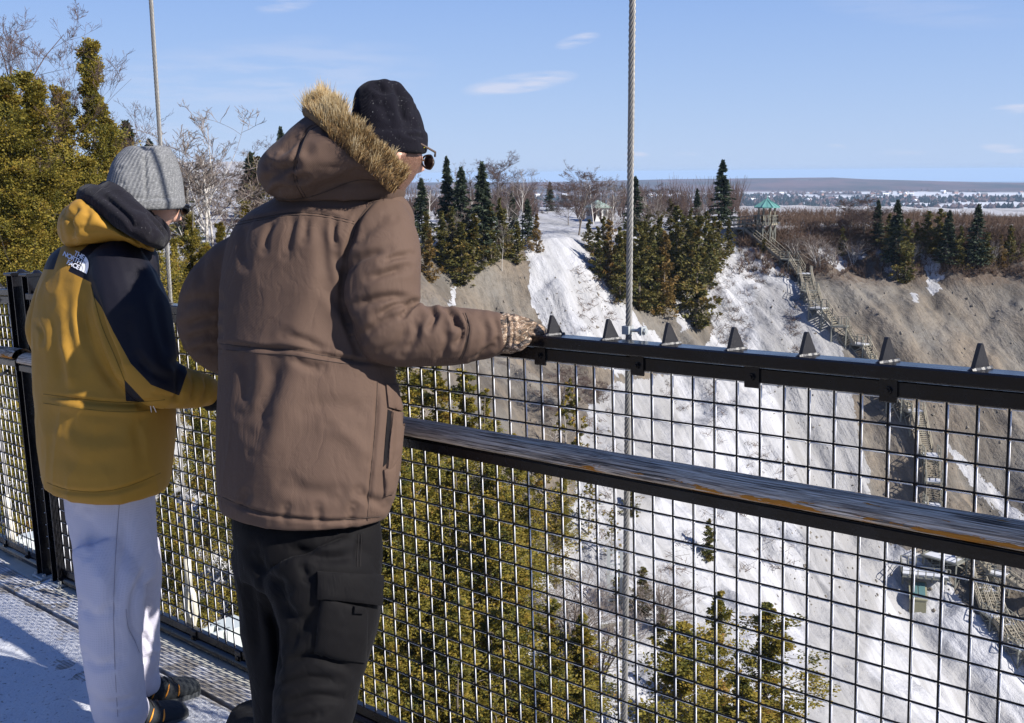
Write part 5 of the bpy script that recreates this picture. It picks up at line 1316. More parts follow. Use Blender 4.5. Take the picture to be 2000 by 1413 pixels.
def waffle():
    t = NT('lilac_grey_waffle_cloth'); tc = t.n('ShaderNodeTexCoord'); sp = t.n('ShaderNodeSeparateXYZ'); t.l(tc.outputs['Object'], sp.inputs[0])
    k = 2*math.pi/.0068; sx = t.math('SINE', t.math('MULTIPLY', t.math('SUBTRACT', sp.outputs[0], t.math('MULTIPLY', sp.outputs[1], .55)), k)); sz = t.math('SINE', t.math('MULTIPLY', sp.outputs[2], k))
    g = t.math('MAXIMUM', sx, sz); c = t.mix(t.ramp(g, [(.0, 0.0), (.9, 1.0)]), (.415, .405, .485), (.455, .445, .525)); v = t.coord('Object')
    c = t.mix(t.noise(v, 5, 4), c, (.50, .48, .54)); t.base(c); t.set(rough=.85, spec=.1, sheen=.02); t.bump(t.math('ADD', t.math('MULTIPLY', g, .4), t.noise(v, 30, 4)), .25, .002); return t.m
M_waffle = waffle()
def skin():
    t = NT('skin'); v = t.coord('Object'); n = t.noise(v, 40, 5); b = t.attr('beard')
    c = t.mix(n, (.50, .27, .19), (.62, .36, .27)); st = t.math('MULTIPLY', t.math('GREATER_THAN', b, 0.0), t.ramp(t.noise(v, 420, 3, .7), [(.35, 1.0), (.65, .6)]))
    c = t.mix(st, c, (.06, .028, .016)); t.base(c); t.set(rough=.5, spec=.35); t.b.inputs['Subsurface Weight'].default_value = .08; t.b.inputs['Subsurface Radius'].default_value = (.01, .004, .002)
    t.bump(t.noise(v, 300, 4), .25, .0015); return t.m
M_skin = skin()
def camo():
    t = NT('camouflage_glove'); v = t.coord('Object', scale=(1, 1, 2)); a = t.noise(v, 34, 6, .7, dist=1.2); b = t.noise(v, 70, 5, .7, dist=2.); 
    c = t.ramp(a, [(.30, (.035, .032, .03)), (.42, (.13, .085, .055)), (.52, (.30, .21, .145)), (.62, (.46, .37, .27)), (.75, (.09, .085, .06))], 'CONSTANT')
    c = t.mix(t.math('GREATER_THAN', b, .57), c, (.05, .04, .035)); c = t.mix(t.math('LESS_THAN', b, .40), c, (.52, .45, .36)); t.base(c); t.set(rough=.75, spec=.2); t.bump(t.noise(v, 90, 4), .5, .003); return t.m
M_camo = camo()
M_glass = simple('dark_lens', (.006, .006, .008), rough=.28, spec=.25); M_frame = simple('sunglass_frame', (.10, .07, .05), rough=.25)
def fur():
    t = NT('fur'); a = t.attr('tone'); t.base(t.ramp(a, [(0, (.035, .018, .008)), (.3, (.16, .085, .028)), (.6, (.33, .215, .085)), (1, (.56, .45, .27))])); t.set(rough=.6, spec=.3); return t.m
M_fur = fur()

def foot(mb, heel, toe, w_=.05, h=.10, deckz=None):
    heel, toe = np.array(heel, float), np.array(toe, float); d = toe-heel; L = np.linalg.norm(d); d /= L; sd = np.cross(d, UP); rings = []
    for t, ww, hh in ((-.02, .25, .5), (0.02, .62, .85), (.12, .76, 1.0), (.3, .78, 1.0), (.5, .86, .82), (.7, 1.02, .62), (.86, .96, .52), (.96, .68, .42), (1.0, .35, .28)):
        c = heel+d*L*t; rings.append([c+sd*ww*w_*math.cos(a)+UP*(hh*h*(.5+.5*math.sin(a))) for a in [2*math.pi*j/18 for j in range(18)]])
    loft_rings(mb, rings)

# ============ the bigger man: brown parka, black trousers
MROOT = br(1.62, .33, 0)
man = empty('person', MROOT, 'bigger man in brown fur hooded parka and black beanie, camouflage glove on the rail', 'person', 'men leaning on the bridge railing')
d0 = 2.50
jb = MB()
view_loft(jb, [(372, 560, 770, 2.53, .8), (392, 520, 792, 2.535), (418, 478, 806, 2.54), (452, 450, 806, 2.54), (500, 436, 790, 2.54), (560, 428, 768, 2.53), (640, 426, 764, 2.52), (720, 424, 770, 2.51), (800, 420, 780, 2.50), (880, 418, 781, 2.49), (940, 419, 773, 2.49), (990, 424, 757, 2.49), (1000, 430, 750, 2.49)], 16, .66, 1.8)
limb(jb, [(735, 425, 2.47, .070), (748, 478, 2.44, .083), (748, 545, 2.41, .084), (747, 600, 2.40, .080), (757, 642, 2.40, .078), (792, 656, 2.40, .070), (850, 657, 2.40, .0665), (910, 656, 2.405, .0615), (960, 653, 2.41, .0515), (984, 652, 2.41, .044)])
limb(jb, [(490, 486, 2.60, .050), (450, 520, 2.63, .064), (416, 572, 2.66, .074), (403, 620, 2.70, .073), (410, 664, 2.74, .066), (446, 692, 2.80, .060), (500, 700, 2.88, .055)])
parka = solid(jb, .0046, 7)
C_ = -1
folds(parka, [
    ([(600, 440), (604, 520), (590, 620), (580, 720), (556, 800), (520, 900), (508, 980)], 34, 7),
    ([(676, 540), (694, 512), (718, 499), (756, 490)], 8, -7), ([(748, 512), (775, 502), (800, 500)], 7, -6), ([(722, 545), (764, 530), (792, 525)], 8, -7), ([(700, 470), (730, 440), (764, 425)], 12, -5),
    ([(690, 600), (730, 585), (775, 580), (806, 590)], 9, -8), ([(735, 620), (771, 597), (806, 596)], 7, -9), ([(706, 660), (740, 632), (780, 612)], 9, -7), ([(786, 618), (799, 600), (806, 592)], 7, -8), ([(790, 690), (812, 660), (815, 625)], 9, -6),
    ([(835, 602), (850, 619), (838, 645)], 6, -8), ([(868, 604), (887, 620), (890, 640)], 6, -9), ([(886, 625), (901, 640), (901, 660), (890, 672)], 6, -9), ([(905, 612), (914, 640), (908, 680), (897, 700)], 4, -4), ([(925, 703), (950, 686), (968, 668)], 7, -7),
    ([(860, 700), (872, 670), (868, 640)], 9, -5), ([(940, 620), (950, 650), (944, 680)], 8, -4), ([(960, 618), (972, 645), (968, 675)], 6, -4), ([(750, 690), (780, 670), (800, 640)], 12, -5),
    ([(764, 372), (729, 392), (700, 428), (686, 470), (676, 510), (670, 560), (672, 610), (684, 650), (700, 690)], 7, -9),
    ([(453, 437), (506, 426), (570, 416), (630, 419), (690, 433)], 4, -3.5),
    ([(535, 432), (522, 458), (518, 490)], 7, -5), ([(577, 420), (568, 452), (560, 500)], 9, -5), ([(600, 424), (596, 470)], 8, -4), ([(655, 430), (652, 456), (656, 480)], 6, -7), ([(625, 428), (634, 500), (640, 560)], 14, -5), ([(480, 432), (474, 470), (480, 520)], 10, -5),
    ([(429, 672), (500, 680), (570, 684), (628, 694), (700, 706), (766, 712)], 5, -6), ([(560, 655), (600, 668), (640, 690)], 9, -5), ([(576, 700), (596, 715), (628, 722)], 9, -5), ([(470, 690), (480, 740), (476, 800)], 16, -5), ([(540, 700), (530, 760), (500, 840)], 18, -6),
    ([(640, 560), (664, 600), (690, 640), (706, 700)], 12, -7), ([(655, 480), (664, 540), (662, 600)], 10, -5),
    ([(500, 880), (520, 850), (524, 820)], 16, -2.5), ([(640, 830), (690, 860), (720, 905)], 16, 4), ([(600, 800), (650, 790), (720, 800)], 18, -4), ([(560, 940), (600, 960), (660, 965)], 16, -4),
    ([(426, 972), (500, 1000), (570, 1012), (650, 1018), (743, 1012)], 4, -5), ([(480, 965), (474, 990)], 9, -4), ([(560, 990), (556, 1012)], 9, -4), ([(620, 990), (626, 1022)], 9, -4), ([(690, 990), (684, 1022)], 9, -4),
    ([(737, 744), (735, 800), (731, 859), (722, 950), (717, 1020)], 4, -4), ([(700, 960), (722, 975), (750, 985)], 10, -5), ([(765, 735), (772, 800), (768, 880), (756, 950)], 8, -6),
    ([(360, 640), (390, 628), (425, 620)], 9, -6), ([(362, 665), (395, 655), (425, 650)], 9, -6), ([(372, 690), (400, 682), (425, 684)], 8, -6), ([(352, 600), (385, 585), (425, 590)], 12, -5), ([(400, 490), (392, 530), (396, 560)], 10, -4)],
    .0023, 7.5, 1.3)
mesh_obj('parka', parka, M_parka, man)
bp = bvh_of(parka)
seam(bp, [[(453, 437), (506, 426), (570, 416), (630, 419), (692, 433)], [(455, 442), (506, 431), (570, 421), (630, 424), (692, 438)], [(429, 672), (500, 680), (570, 684), (628, 694), (690, 704)], [(429, 682), (500, 690), (570, 694), (628, 704), (690, 713)],
          [(426, 968), (500, 997), (570, 1009), (650, 1015), (743, 1009)], [(737, 744), (735, 800), (731, 859), (722, 950), (717, 1018)], [(904, 612), (913, 640), (907, 680), (897, 703)], [(909, 612), (918, 640), (912, 680), (902, 702)],
          [(762, 374), (729, 394), (701, 428), (688, 466)]], .0009, 'stitching', M_seam, man)
patch_on(bp, [(752, 752), (782, 752), (786, 806), (757, 796)], .006, 14, 16, .004, 'pocket_flap', M_parka, man)
patch_on(bp, [(757, 800), (768, 806), (760, 900), (748, 912)], .0015, 8, 24, .0, 'pocket_opening', M_liner, man)
patch_on(bp, [(764, 806), (787, 806), (780, 890), (752, 935)], .007, 12, 24, .004, 'pocket_edge', M_parka, man)
patch_on(bp, [(748, 918), (772, 905), (766, 965), (750, 968)], .006, 10, 12, .006, 'lower_pocket_tab', M_parka, man)
# hood
hb_ = MB()
dh = 2.46
slab_loft(hb_, [(604, 224, 772, 350, dh, .120), (576, 246, 768, 358, dh, .135), (548, 274, 738, 356, dh, .140), (522, 296, 694, 356, dh, .135), (507, 318, 648, 370, dh+.005, .118), (503, 343, 606, 388, dh+.01, .095), (511, 364, 572, 393, dh+.015, .06), (524, 378, 552, 391, dh+.02, .03)])
view_loft(hb_, [(345, 590, 778, 2.50, .8), (365, 560, 786, 2.51, .8), (392, 545, 784, 2.53, .8)], 20, .8)
hood = solid(hb_, .0048, 8)
folds(hood, [([(630, 244), (598, 256), (580, 300), (572, 346), (592, 388)], 5, -5), ([(527, 325), (549, 330), (577, 322)], 9, -9), ([(572, 351), (597, 350)], 8, -8), ([(540, 300), (565, 285), (590, 262)], 9, -6), ([(640, 258), (665, 266), (694, 264)], 9, -8),
             ([(515, 360), (530, 345), (560, 340)], 9, -6), ([(600, 300), (640, 280), (700, 300)], 18, 6), ([(620, 335), (680, 330), (740, 345)], 14, -5), ([(585, 370), (640, 362), (700, 340), (760, 338)], 9, -4), ([(715, 300), (735, 320), (755, 345)], 12, -6), ([(535, 380), (548, 368), (572, 372)], 7, -5)], .0035, 9, 4.)
mesh_obj('hood', hood, M_parka, man); bh = bvh_of(hood)
seam(bh, [[(630, 240), (600, 252), (580, 300), (573, 346), (592, 387)], [(636, 243), (606, 256), (586, 300), (579, 346), (598, 386)], [(521, 378), (545, 388), (590, 388), (640, 374), (700, 352), (764, 357)]], .0009, 'hood_stitching', M_seam, man)
# fur trim
rs = np.random.RandomState(8); rc = unp(690, 281, 2.455); e1 = unp(774, 352, 2.455)-rc; vd = rc/np.linalg.norm(rc); e2 = vd*.135-cU*.0-cR*.012; nrm = np.cross(e1, e2); nrm /= np.linalg.norm(nrm)
if nrm@(cU+cR) < 0: nrm = -nrm
V = []; T = []; F = []; c0 = 0
for k in range(32000):
    th = rs.uniform(0, 2*math.pi); rad = e1*math.cos(th)*(1 if math.cos(th) > 0 else .88)+e2*math.sin(th); ru = rad/np.linalg.norm(rad); band = rs.uniform(-.034, .020)
    P = rc+rad*(1.0+rs.normal()*.04)+nrm*band
    if rad@e1 < 0 and abs(math.cos(th)) > .5: P = P+nrm*.008
    clump = fbm(np.array([[th*8, band*45, 1.]]), 1.0, 2)[0]
    tang = np.cross(nrm, ru); sgn = 1 if tang@cU > 0 else -1
    d = ru*(.60+.3*rs.rand())*(.55-.45*math.cos(th))+nrm*(.60+.5*rs.rand())+rs.normal(size=3)*.22+tang*sgn*(.35+.3*clump)+UP*.15; d /= np.linalg.norm(d)
    L = rs.uniform(.018, .037)*(.70+.22*(1-math.cos(th)))*(1+.5*clump); w_ = rs.uniform(.0005, .0010); bend = rs.normal(size=3)*.35+tang*.25*clump
    s = np.cross(d, -vd); s /= np.linalg.norm(s)+1e-6; q = [P, P+d*L*.4, P+d*L*.75+bend*L*.12, P+d*L+bend*L*.32]
    tone = np.clip(.45+.3*clump+.16*rs.normal(), 0, 1)
    for i, (pt, ww) in enumerate(zip(q, (1, .9, .6, .12))): V += [pt-s*w_*ww, pt+s*w_*ww]
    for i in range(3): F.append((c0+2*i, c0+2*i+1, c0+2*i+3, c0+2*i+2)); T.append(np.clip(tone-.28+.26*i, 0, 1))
    c0 += 8
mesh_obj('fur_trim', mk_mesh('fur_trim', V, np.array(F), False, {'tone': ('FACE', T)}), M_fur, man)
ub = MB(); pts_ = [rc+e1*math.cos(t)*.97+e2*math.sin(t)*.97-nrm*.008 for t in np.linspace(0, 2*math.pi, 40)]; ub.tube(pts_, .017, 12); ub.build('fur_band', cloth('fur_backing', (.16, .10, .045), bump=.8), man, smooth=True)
# body: head, neck, trunk, limbs in one surface
bb_ = MB(); fz = math.radians(50); hf = np.array([math.sin(fz)*math.cos(.24), math.cos(fz)*math.cos(.24), -math.sin(.24)]); HC = unp(753, 286, 2.455)
rt_, fw_, up_ = head(bb_, HC, hf, UP, 1.02)
view_loft(bb_, [(330, 700, 775, 2.48, 1.), (380, 680, 770, 2.50, 1.), (430, 590, 740, 2.54, .5), (520, 500, 700, 2.55, .45), (700, 500, 690, 2.53, .45), (900, 490, 700, 2.52, .45), (1000, 500, 690, 2.52, .5)], 13, .5, 2.0, 32)
limb(bb_, [(740, 450, 2.45, .055), (748, 540, 2.41, .05), (757, 640, 2.40, .045), (850, 657, 2.40, .042), (950, 654, 2.41, .032), (1000, 650, 2.415, .034), (1030, 646, 2.42, .026)])
limb(bb_, [(490, 490, 2.61, .04), (424, 575, 2.66, .04), (412, 655, 2.74, .038), (500, 700, 2.88, .035), (560, 700, 2.98, .03)])
deck_at = lambda a, b: br(a, b, 0)
fl_, fr_ = br(1.80, .33, 0), br(1.50, .40, 0)
def leg_rows(mb, pts, n=20): 
    R = catmull([tuple(p)+(r,) for p, r in pts], 5); mb.tube(R[:, :3], R[:, 3], n)
leg_rows(bb_, [(unp(545, 1010, 2.54), .07), (unp(540, 1150, 2.57), .06), (unp(548, 1330, 2.58), .045), (unp(560, 1500, 2.58), .042), (fl_+UP*.10, .04)]); leg_rows(bb_, [(unp(640, 1010, 2.47), .08), (unp(645, 1200, 2.455), .08), (unp(620, 1330, 2.44), .06), (unp(612, 1500, 2.44), .05), (fr_+UP*.10, .045)])
body = solid(bb_, .0042, 3); V = getV(body); H_ = (V-HC); bx, by, bz = H_@rt_, H_@fw_, H_@up_
cap = np.clip((H_[:, 2]+.018)/.012, 0, 1)*(np.linalg.norm(H_, axis=1) < .17); V = V-H_*(.24*cap)[:, None]; setV(body, V)
near = (np.linalg.norm(H_, axis=1) < .17)
brd = np.where(near & (by > -.01), np.minimum(.02, -.018-bz+.25*(np.abs(bx)-.035)), -.02); brd = np.where(near & (by > .075) & (np.abs(bx) < .02) & (bz > -.052), -.02, brd)
setattr_(body, 'beard', brd); mesh_obj('body', body, M_skin, man)
# beanie
kb = MB(); hb2 = 2.455
view_loft(kb, [(158, 728, 772, hb2, .9), (163, 712, 782, hb2, .95), (178, 696, 792, hb2, 1.), (205, 690, 810, hb2, 1.05), (232, 688, 822, hb2, 1.08), (256, 688, 828, hb2, 1.1), (272, 690, 829, hb2, 1.1), (284, 692, 829, hb2, 1.1)], 60, 1.1, 2.1)
view_loft(kb, [(259, 690, 829, hb2-.002, 1.1), (264, 685, 834, hb2-.002, 1.1), (284, 685, 834, hb2-.002, 1.1), (297, 688, 832, hb2-.002, 1.1), (300, 692, 829, hb2-.002, 1.1)], 60, 1.1, 2.1)
kn = solid(kb, .0042, 4)
folds(kn, [([(770, 160), (782, 185), (784, 215), (796, 250)], 9, -10), ([(735, 170), (752, 180), (772, 176)], 8, -6), ([(812, 205), (800, 230)], 8, -4), ([(788, 262), (800, 266), (832, 268)], 3, -4), ([(740, 200), (760, 225)], 12, -4)], .0022, 12, 7.)
mesh_obj('beanie', kn, M_blackknit, man)
lg = MB(); bk = bvh_of(kn); P, N = cast(bk, 828, 287)
if P is None: P, N = unp(826, 287, hb2-.03), -cF
ball(lg, P, cU*.0035, cR*.0022, -N*.002, 8, 6); lg.build('beanie_mark', simple('yellow_thread', (.6, .5, .02)), man)
# sunglasses
gl = MB()
for sg in (-1, 1):
    c = HC+1.02*(rt_*sg*.034+fw_*.102+up_*-.012); ball(gl, c, rt_*.022, fw_*.004+rt_*sg*-.006, up_*.015-fw_*.004, 20, 12)
gl.build('sunglasses', M_glass, man, smooth=True)
gf = MB()
for sg in (-1, 1):
    gf.tube([HC+1.02*(rt_*sg*.060+fw_*.097+up_*.0), HC+1.02*(rt_*sg*.076+fw_*.085+up_*.006), HC+1.02*(rt_*sg*.083+fw_*.03+up_*.014), HC+1.02*(rt_*sg*.084-fw_*.01+up_*.008)], .0026, 8)
    gf.tube([HC+1.02*(rt_*sg*(.034+.0225*math.cos(t))+fw_*(.103-.006*abs(math.cos(t))-.004*math.sin(t))+up_*(-.012+.0155*math.sin(t))) for t in np.linspace(0, 2*math.pi, 24)], .0022, 6)
gf.tube([HC+1.02*(rt_*-.006+fw_*.107-up_*.006), HC+1.02*(rt_*.006+fw_*.107-up_*.006)], .0025, 6)
gf.build('sunglass_frame', M_frame, man, smooth=True)
# camouflage glove on the rail
hg = MB()
limb(hg, [(972, 652, 2.41, .043), (990, 652, 2.41, .0445), (1004, 650, 2.412, .043), (1018, 648, 2.414, .037), (1030, 646, 2.416, .028), (1040, 645, 2.42, .018)], 20)
for (p, r) in (([(1016, 628, 2.40), (1034, 630, 2.395), (1050, 640, 2.40), (1058, 652, 2.415)], .0115), ([(1020, 637, 2.405), (1042, 636, 2.395), (1059, 644, 2.405), (1066, 655, 2.42)], .0115), ([(1020, 648, 2.41), (1042, 645, 2.40), (1058, 651, 2.40), (1064, 660, 2.42)], .011), ([(1016, 658, 2.415), (1034, 656, 2.395), (1048, 658, 2.395), (1054, 664, 2.41)], .010),
               ([(998, 672, 2.38), (1012, 680, 2.365), (1026, 672, 2.36), (1034, 664, 2.365)], .012)):
    R = catmull([q+(r*(1-.16*i),) for i, q in enumerate(p)], 5); hg.tube([unp(*q[:3]) for q in R], R[:, 3], 12); ball(hg, unp(*p[-1]), cR*r*.62, cU*r*.62, cF*r*.62, 12, 8)
gm = solid(hg, .0034, 3)
folds(gm, [([(983, 612), (992, 640), (988, 690)], 4, -6), ([(995, 610), (1003, 645), (996, 690)], 4, -5), ([(1008, 618), (1014, 650), (1006, 684)], 5, -4)], .0020, 30, 2.)
mesh_obj('glove', gm, M_camo, man)
cf = MB(); R = [(968, 653, 2.41, .041), (982, 652, 2.41, .046), (992, 652, 2.41, .044)]; limb(cf, R, 20); cfm = solid(cf, .005, 2); folds(cfm, [], .004, 24, 3.); mesh_obj('glove_cuff', cfm, M_camo, man)
# trousers
tb = MB()
view_loft(tb, [(940, 470, 725, 2.51), (985, 462, 734, 2.50), (1020, 455, 742, 2.49), (1060, 460, 747, 2.49), (1100, 464, 747, 2.49), (1130, 470, 744, 2.49)], 13, .58, 1.9)
leg_rows(tb, [(unp(618, 1080, 2.47), .132), (unp(640, 1140, 2.46), .128), (unp(645, 1200, 2.455), .120), (unp(634, 1270, 2.45), .104), (unp(620, 1330, 2.44), .095), (unp(610, 1413, 2.43), .086), (unp(612, 1500, 2.44), .080), (fr_+UP*.12, .075), (fr_+UP*.03, .078)], 28)
leg_rows(tb, [(unp(545, 1080, 2.56), .11), (unp(540, 1150, 2.57), .095), (unp(540, 1240, 2.58), .083), (unp(548, 1330, 2.58), .073), (unp(556, 1413, 2.58), .070), (unp(560, 1500, 2.58), .07), (fl_+UP*.12, .068), (fl_+UP*.03, .07)], 28)
tr_ = solid(tb, .0052, 7)
folds(tr_, [([(560, 1060), (590, 1078), (640, 1090), (700, 1085)], 12, -7), ([(500, 1080), (520, 1120), (560, 1150)], 14, -8), ([(545, 1120), (560, 1180), (600, 1220)], 12, -7), ([(520, 1180), (540, 1240), (545, 1330)], 10, -12), ([(556, 1300), (600, 1280), (650, 1290), (690, 1310)], 9, -8), ([(545, 1340), (600, 1325), (660, 1330)], 9, -7),
            ([(550, 1380), (610, 1360), (680, 1365)], 9, -7), ([(560, 1405), (620, 1395)], 8, -6), ([(590, 1100), (600, 1130)], 8, -5), ([(700, 1050), (696, 1100)], 5, -4), ([(480, 1100), (500, 1200), (505, 1300)], 12, -5), ([(620, 1180), (590, 1230), (570, 1260)], 12, -6)], .0045, 7, 3.)
mesh_obj('trousers', tr_, M_pants, man); bt = bvh_of(tr_)
patch_on(bt, [(628, 1160), (716, 1190), (712, 1294), (614, 1278)], .006, 22, 26, .010, 'cargo_pocket', M_pants, man); 
patch_on(bt, [(620, 1116), (738, 1124), (736, 1182), (622, 1166)], .015, 26, 14, .004, 'pocket_flap', M_pants, man)
patch_on(bt, [(686, 1182), (702, 1184), (701, 1196), (685, 1194)], .021, 5, 5, .001, 'pocket_tab', M_pants, man)
seam(bt, [[(700, 1044), (698, 1080), (697, 1108)], [(706, 1044), (704, 1080), (703, 1108)]], .0009, 'side_seam', M_pantseam, man, .001)
for (hl, sgn) in ((fl_, 0), (fr_, 0)):
    s_ = MB(); dirn = np.array([math.sin(math.radians(28)), math.cos(math.radians(28)), 0]); foot(s_, hl-dirn*.09, hl+dirn*.20, .052, .11); o = mesh_obj('boot', solid(s_, .005, 3), simple('black_boot', (.012, .011, .010), rough=.5), man)

# ============ the man on the left: yellow and black shell, grey beanie
LROOT = br(2.42, .36, 0)
ml = empty('person', LROOT, 'man in yellow and black jacket, grey beanie and pale lilac trousers at the left', 'person', 'men leaning on the bridge railing')
D1 = 3.02
jb = MB()
view_loft(jb, [(462, 165, 272, D1, .9), (478, 130, 290, D1), (500, 106, 300, D1), (530, 94, 304, D1), (575, 82, 306, D1), (630, 75, 312, D1), (700, 76, 318, D1), (760, 79, 324, D1), (800, 82, 330, D1), (860, 84, 328, D1), (910, 89, 323, D1), (940, 94, 318, D1), (950, 99, 314, D1)], 40, .70, 2.3)
limb(jb, [(222, 505, 2.93, .075), (240, 545, 2.89, .090), (258, 605, 2.86, .100), (276, 680, 2.84, .092), (298, 735, 2.84, .080), (340, 756, 2.88, .064), (385, 762, 2.93, .052), (414, 768, 2.97, .038)])
limb(jb, [(150, 510, 3.12, .07), (118, 580, 3.16, .075), (100, 655, 3.20, .068), (150, 700, 3.30, .06), (230, 740, 3.42, .05)])
sh = solid(jb, .0055, 8)
folds(sh, [([(178, 560), (188, 590), (200, 640), (226, 700), (246, 750)], 7, -9), ([(165, 560), (160, 620), (168, 700)], 12, -5), ([(130, 560), (132, 640), (150, 720)], 12, -5), ([(100, 600), (112, 680), (120, 760)], 14, -5), ([(150, 590), (172, 660), (200, 720), (240, 770)], 10, -6), ([(120, 650), (136, 720), (140, 765)], 10, 5),
           ([(85, 774), (140, 780), (200, 787), (260, 789), (322, 784)], 5, -6), ([(110, 790), (180, 800), (260, 806), (320, 800)], 8, 4), ([(92, 945), (130, 958), (190, 962), (250, 952), (314, 926)], 5, -5), ([(280, 800), (270, 850), (280, 910)], 12, -4), ([(120, 820), (180, 850), (250, 845)], 18, -4), ([(100, 880), (160, 905), (240, 900)], 18, -3),
           ([(255, 480), (300, 520), (330, 580)], 10, -4), ([(300, 560), (316, 640), (335, 700)], 12, -5), ([(250, 620), (262, 690), (300, 740)], 14, -4), ([(345, 710), (352, 745), (344, 790)], 7, -6), ([(375, 722), (384, 752), (376, 788)], 7, -6), ([(398, 730), (407, 755), (400, 782)], 6, -6), ([(270, 700), (300, 730), (345, 745)], 10, -5),
           ([(290, 770), (320, 775), (360, 780)], 7, -4), ([(70, 630), (82, 650), (84, 670)], 5, -4)], .004, 7.5, 9.)
V = getV(sh); p_ = proj(V)
blk = np.maximum.reduce([poly_sdf(p_, [(183, 470), (153, 494), (133, 530), (178, 552), (181, 577), (198, 600), (221, 648), (255, 710), (295, 752), (350, 773), (366, 727), (352, 690), (420, 640), (420, 440), (300, 440)]), poly_sdf(p_, [(60, 470), (122, 474), (105, 527), (60, 526)]), poly_sdf(p_, [(243, 742), (262, 762), (284, 786), (246, 784)])])
setattr_(sh, 'black', np.clip(blk, -20, 20)); mesh_obj('shell_jacket', sh, M_shell, ml); bs = bvh_of(sh)
M_ys = cloth('dark_yellow_seam', (.17, .11, .02)); 
seam(bs, [[(85, 770), (140, 777), (200, 784), (260, 786), (322, 781)], [(86, 788), (140, 796), (200, 803), (260, 805), (322, 798)], [(92, 943), (130, 956), (190, 961), (250, 950), (314, 924)], [(178, 556), (186, 590), (200, 640), (226, 700), (244, 745)]], .0009, 'stitching', M_ys, ml)
db = MB()
for (x, y) in ((295, 792), (300, 792)):
    P, N = cast(bs, x, y); P2, N2 = cast(bs, x+(3 if x > 296 else -1), y+13)
    if P is not None and P2 is not None: db.tube([P+N*.003, P2+N2*.004], .0012, 5)
if db.V: db.build('drawcord', simple('white_cord', (.7, .7, .7)), ml)
# chest logo on the shoulder: three words beside a half dome
def logo():
    O = np.array([160., 515.]); a = math.radians(27); ux = np.array([math.cos(a), math.sin(a)]); uy = np.array([math.sin(a)*.55+.32, -math.cos(a)*.9]); uy = np.array([.42, -.90])
    def put(u, v, off=.0022):
        q = O+ux*u+uy*v; P, N = cast(bs, *q); return (P+N*off) if P is not None else None
    tris = []; 
    for txt, x1, y0 in (('THE', -.0, 7.6), ('NORTH', .0, -3.2), ('FACE', -.0, -14.0)):
        cu = bpy.data.curves.new('t', 'FONT'); cu.body = txt; cu.size = 12.5; cu.align_x = 'RIGHT'; cu.offset = .35; cu.space_character = .92
        ob = bpy.data.objects.new('t', cu); COL.objects.link(ob); dg = bpy.context.evaluated_depsgraph_get(); me = bpy.data.meshes.new_from_object(ob.evaluated_get(dg)); bpy.data.objects.remove(ob); bpy.data.curves.remove(cu)
        vv = getV(me); tris.append(([(p[0]*.95+x1, p[1]+y0) for p in vv], [tuple(pl.vertices) for pl in me.polygons], (min(p[0] for p in vv), max(p[0] for p in vv)))); bpy.data.meshes.remove(me)
    for r0, r1 in ((.0, 8.6), (9.6, 17.6), (18.6, 27.)):
        n = 14; v = []; f = []
        for i in range(n+1):
            t = math.pi/2*i/n
            for r in (r0, r1): v.append((1.4+r*math.cos(t)*.62, -14+r*math.sin(t)*1.08))
        f = [(2*i, 2*i+1, 2*i+3, 2*i+2) for i in range(n)]; tris.append((v, f, None))
    mb = MB()
    for v, f, _ in tris:
        W = [put(*q) for q in v]
        if any(w__ is None for w__ in W): continue
        mb.add(W, f)
    return mb
lm = logo()
if lm.V: lm.build('shoulder_logo', simple('white_embroidery', (.75, .75, .78), rough=.8, var=.08, sc=200), ml)
# yellow hood and black fleece hood
hb_ = MB(); dh = 2.93
slab_loft(hb_, [(110, 452, 113, 462, dh+.06, .03), (114, 425, 122, 480, dh+.05, .07), (128, 406, 138, 484, dh+.03, .11), (150, 392, 160, 484, dh+.01, .13), (172, 397, 188, 478, dh, .135), (198, 418, 216, 474, dh-.01, .13), (228, 444, 246, 475, dh-.02, .11), (258, 456, 266, 484, dh-.03, .08), (286, 464, 290, 492, dh-.02, .05), (302, 480, 303, 494, dh, .02)])
hd = solid(hb_, .005, 7); folds(hd, [([(142, 470), (136, 440), (150, 410), (165, 405)], 7, -9), ([(130, 418), (140, 440), (148, 450)], 6, -6), ([(150, 450), (190, 452), (240, 462)], 8, -4), ([(170, 402), (172, 420), (160, 440)], 8, -5), ([(265, 470), (275, 476), (280, 488)], 4, -4), ([(282, 472), (290, 480)], 4, -4)], .004, 10, 6.)
setattr_(hd, 'black', np.full(len(hd.vertices), -5.)); mesh_obj('hood', hd, M_shell, ml)
fb_ = MB()
limb(fb_, [(170, 385, 3.06, .030), (178, 384, 2.96, .036), (205, 396, 2.88, .036), (240, 421, 2.82, .036), (276, 446, 2.80, .033), (302, 466, 2.85, .024), (312, 474, 2.92, .018)], 18)
limb(fb_, [(208, 372, 3.02, .026), (222, 378, 2.90, .029), (246, 397, 2.85, .027), (272, 419, 2.82, .024), (298, 443, 2.86, .021), (318, 462, 2.93, .018), (310, 480, 2.95, .015)], 18)
limb(fb_, [(300, 430, 2.93, .02), (318, 448, 2.97, .02), (318, 470, 2.98, .02), (308, 486, 2.96, .012)], 14)
ball(fb_, unp(245, 430, 2.97), cR*.09, cF*.09, cU*.07)
fm = solid(fb_, .005, 5); folds(fm, [([(190, 376), (215, 392), (250, 425), (262, 442), (276, 432)], 6, -8), ([(290, 430), (300, 448), (296, 462)], 6, -6), ([(305, 440), (318, 455)], 4, -4)], .0025, 14, 5.)
mesh_obj('fleece_hood', fm, M_fleece, ml)
seam(bs, [[(305, 490), (309, 505), (314, 530), (316, 545)]], .0013, 'hood_cord', M_fleece, ml, .004)
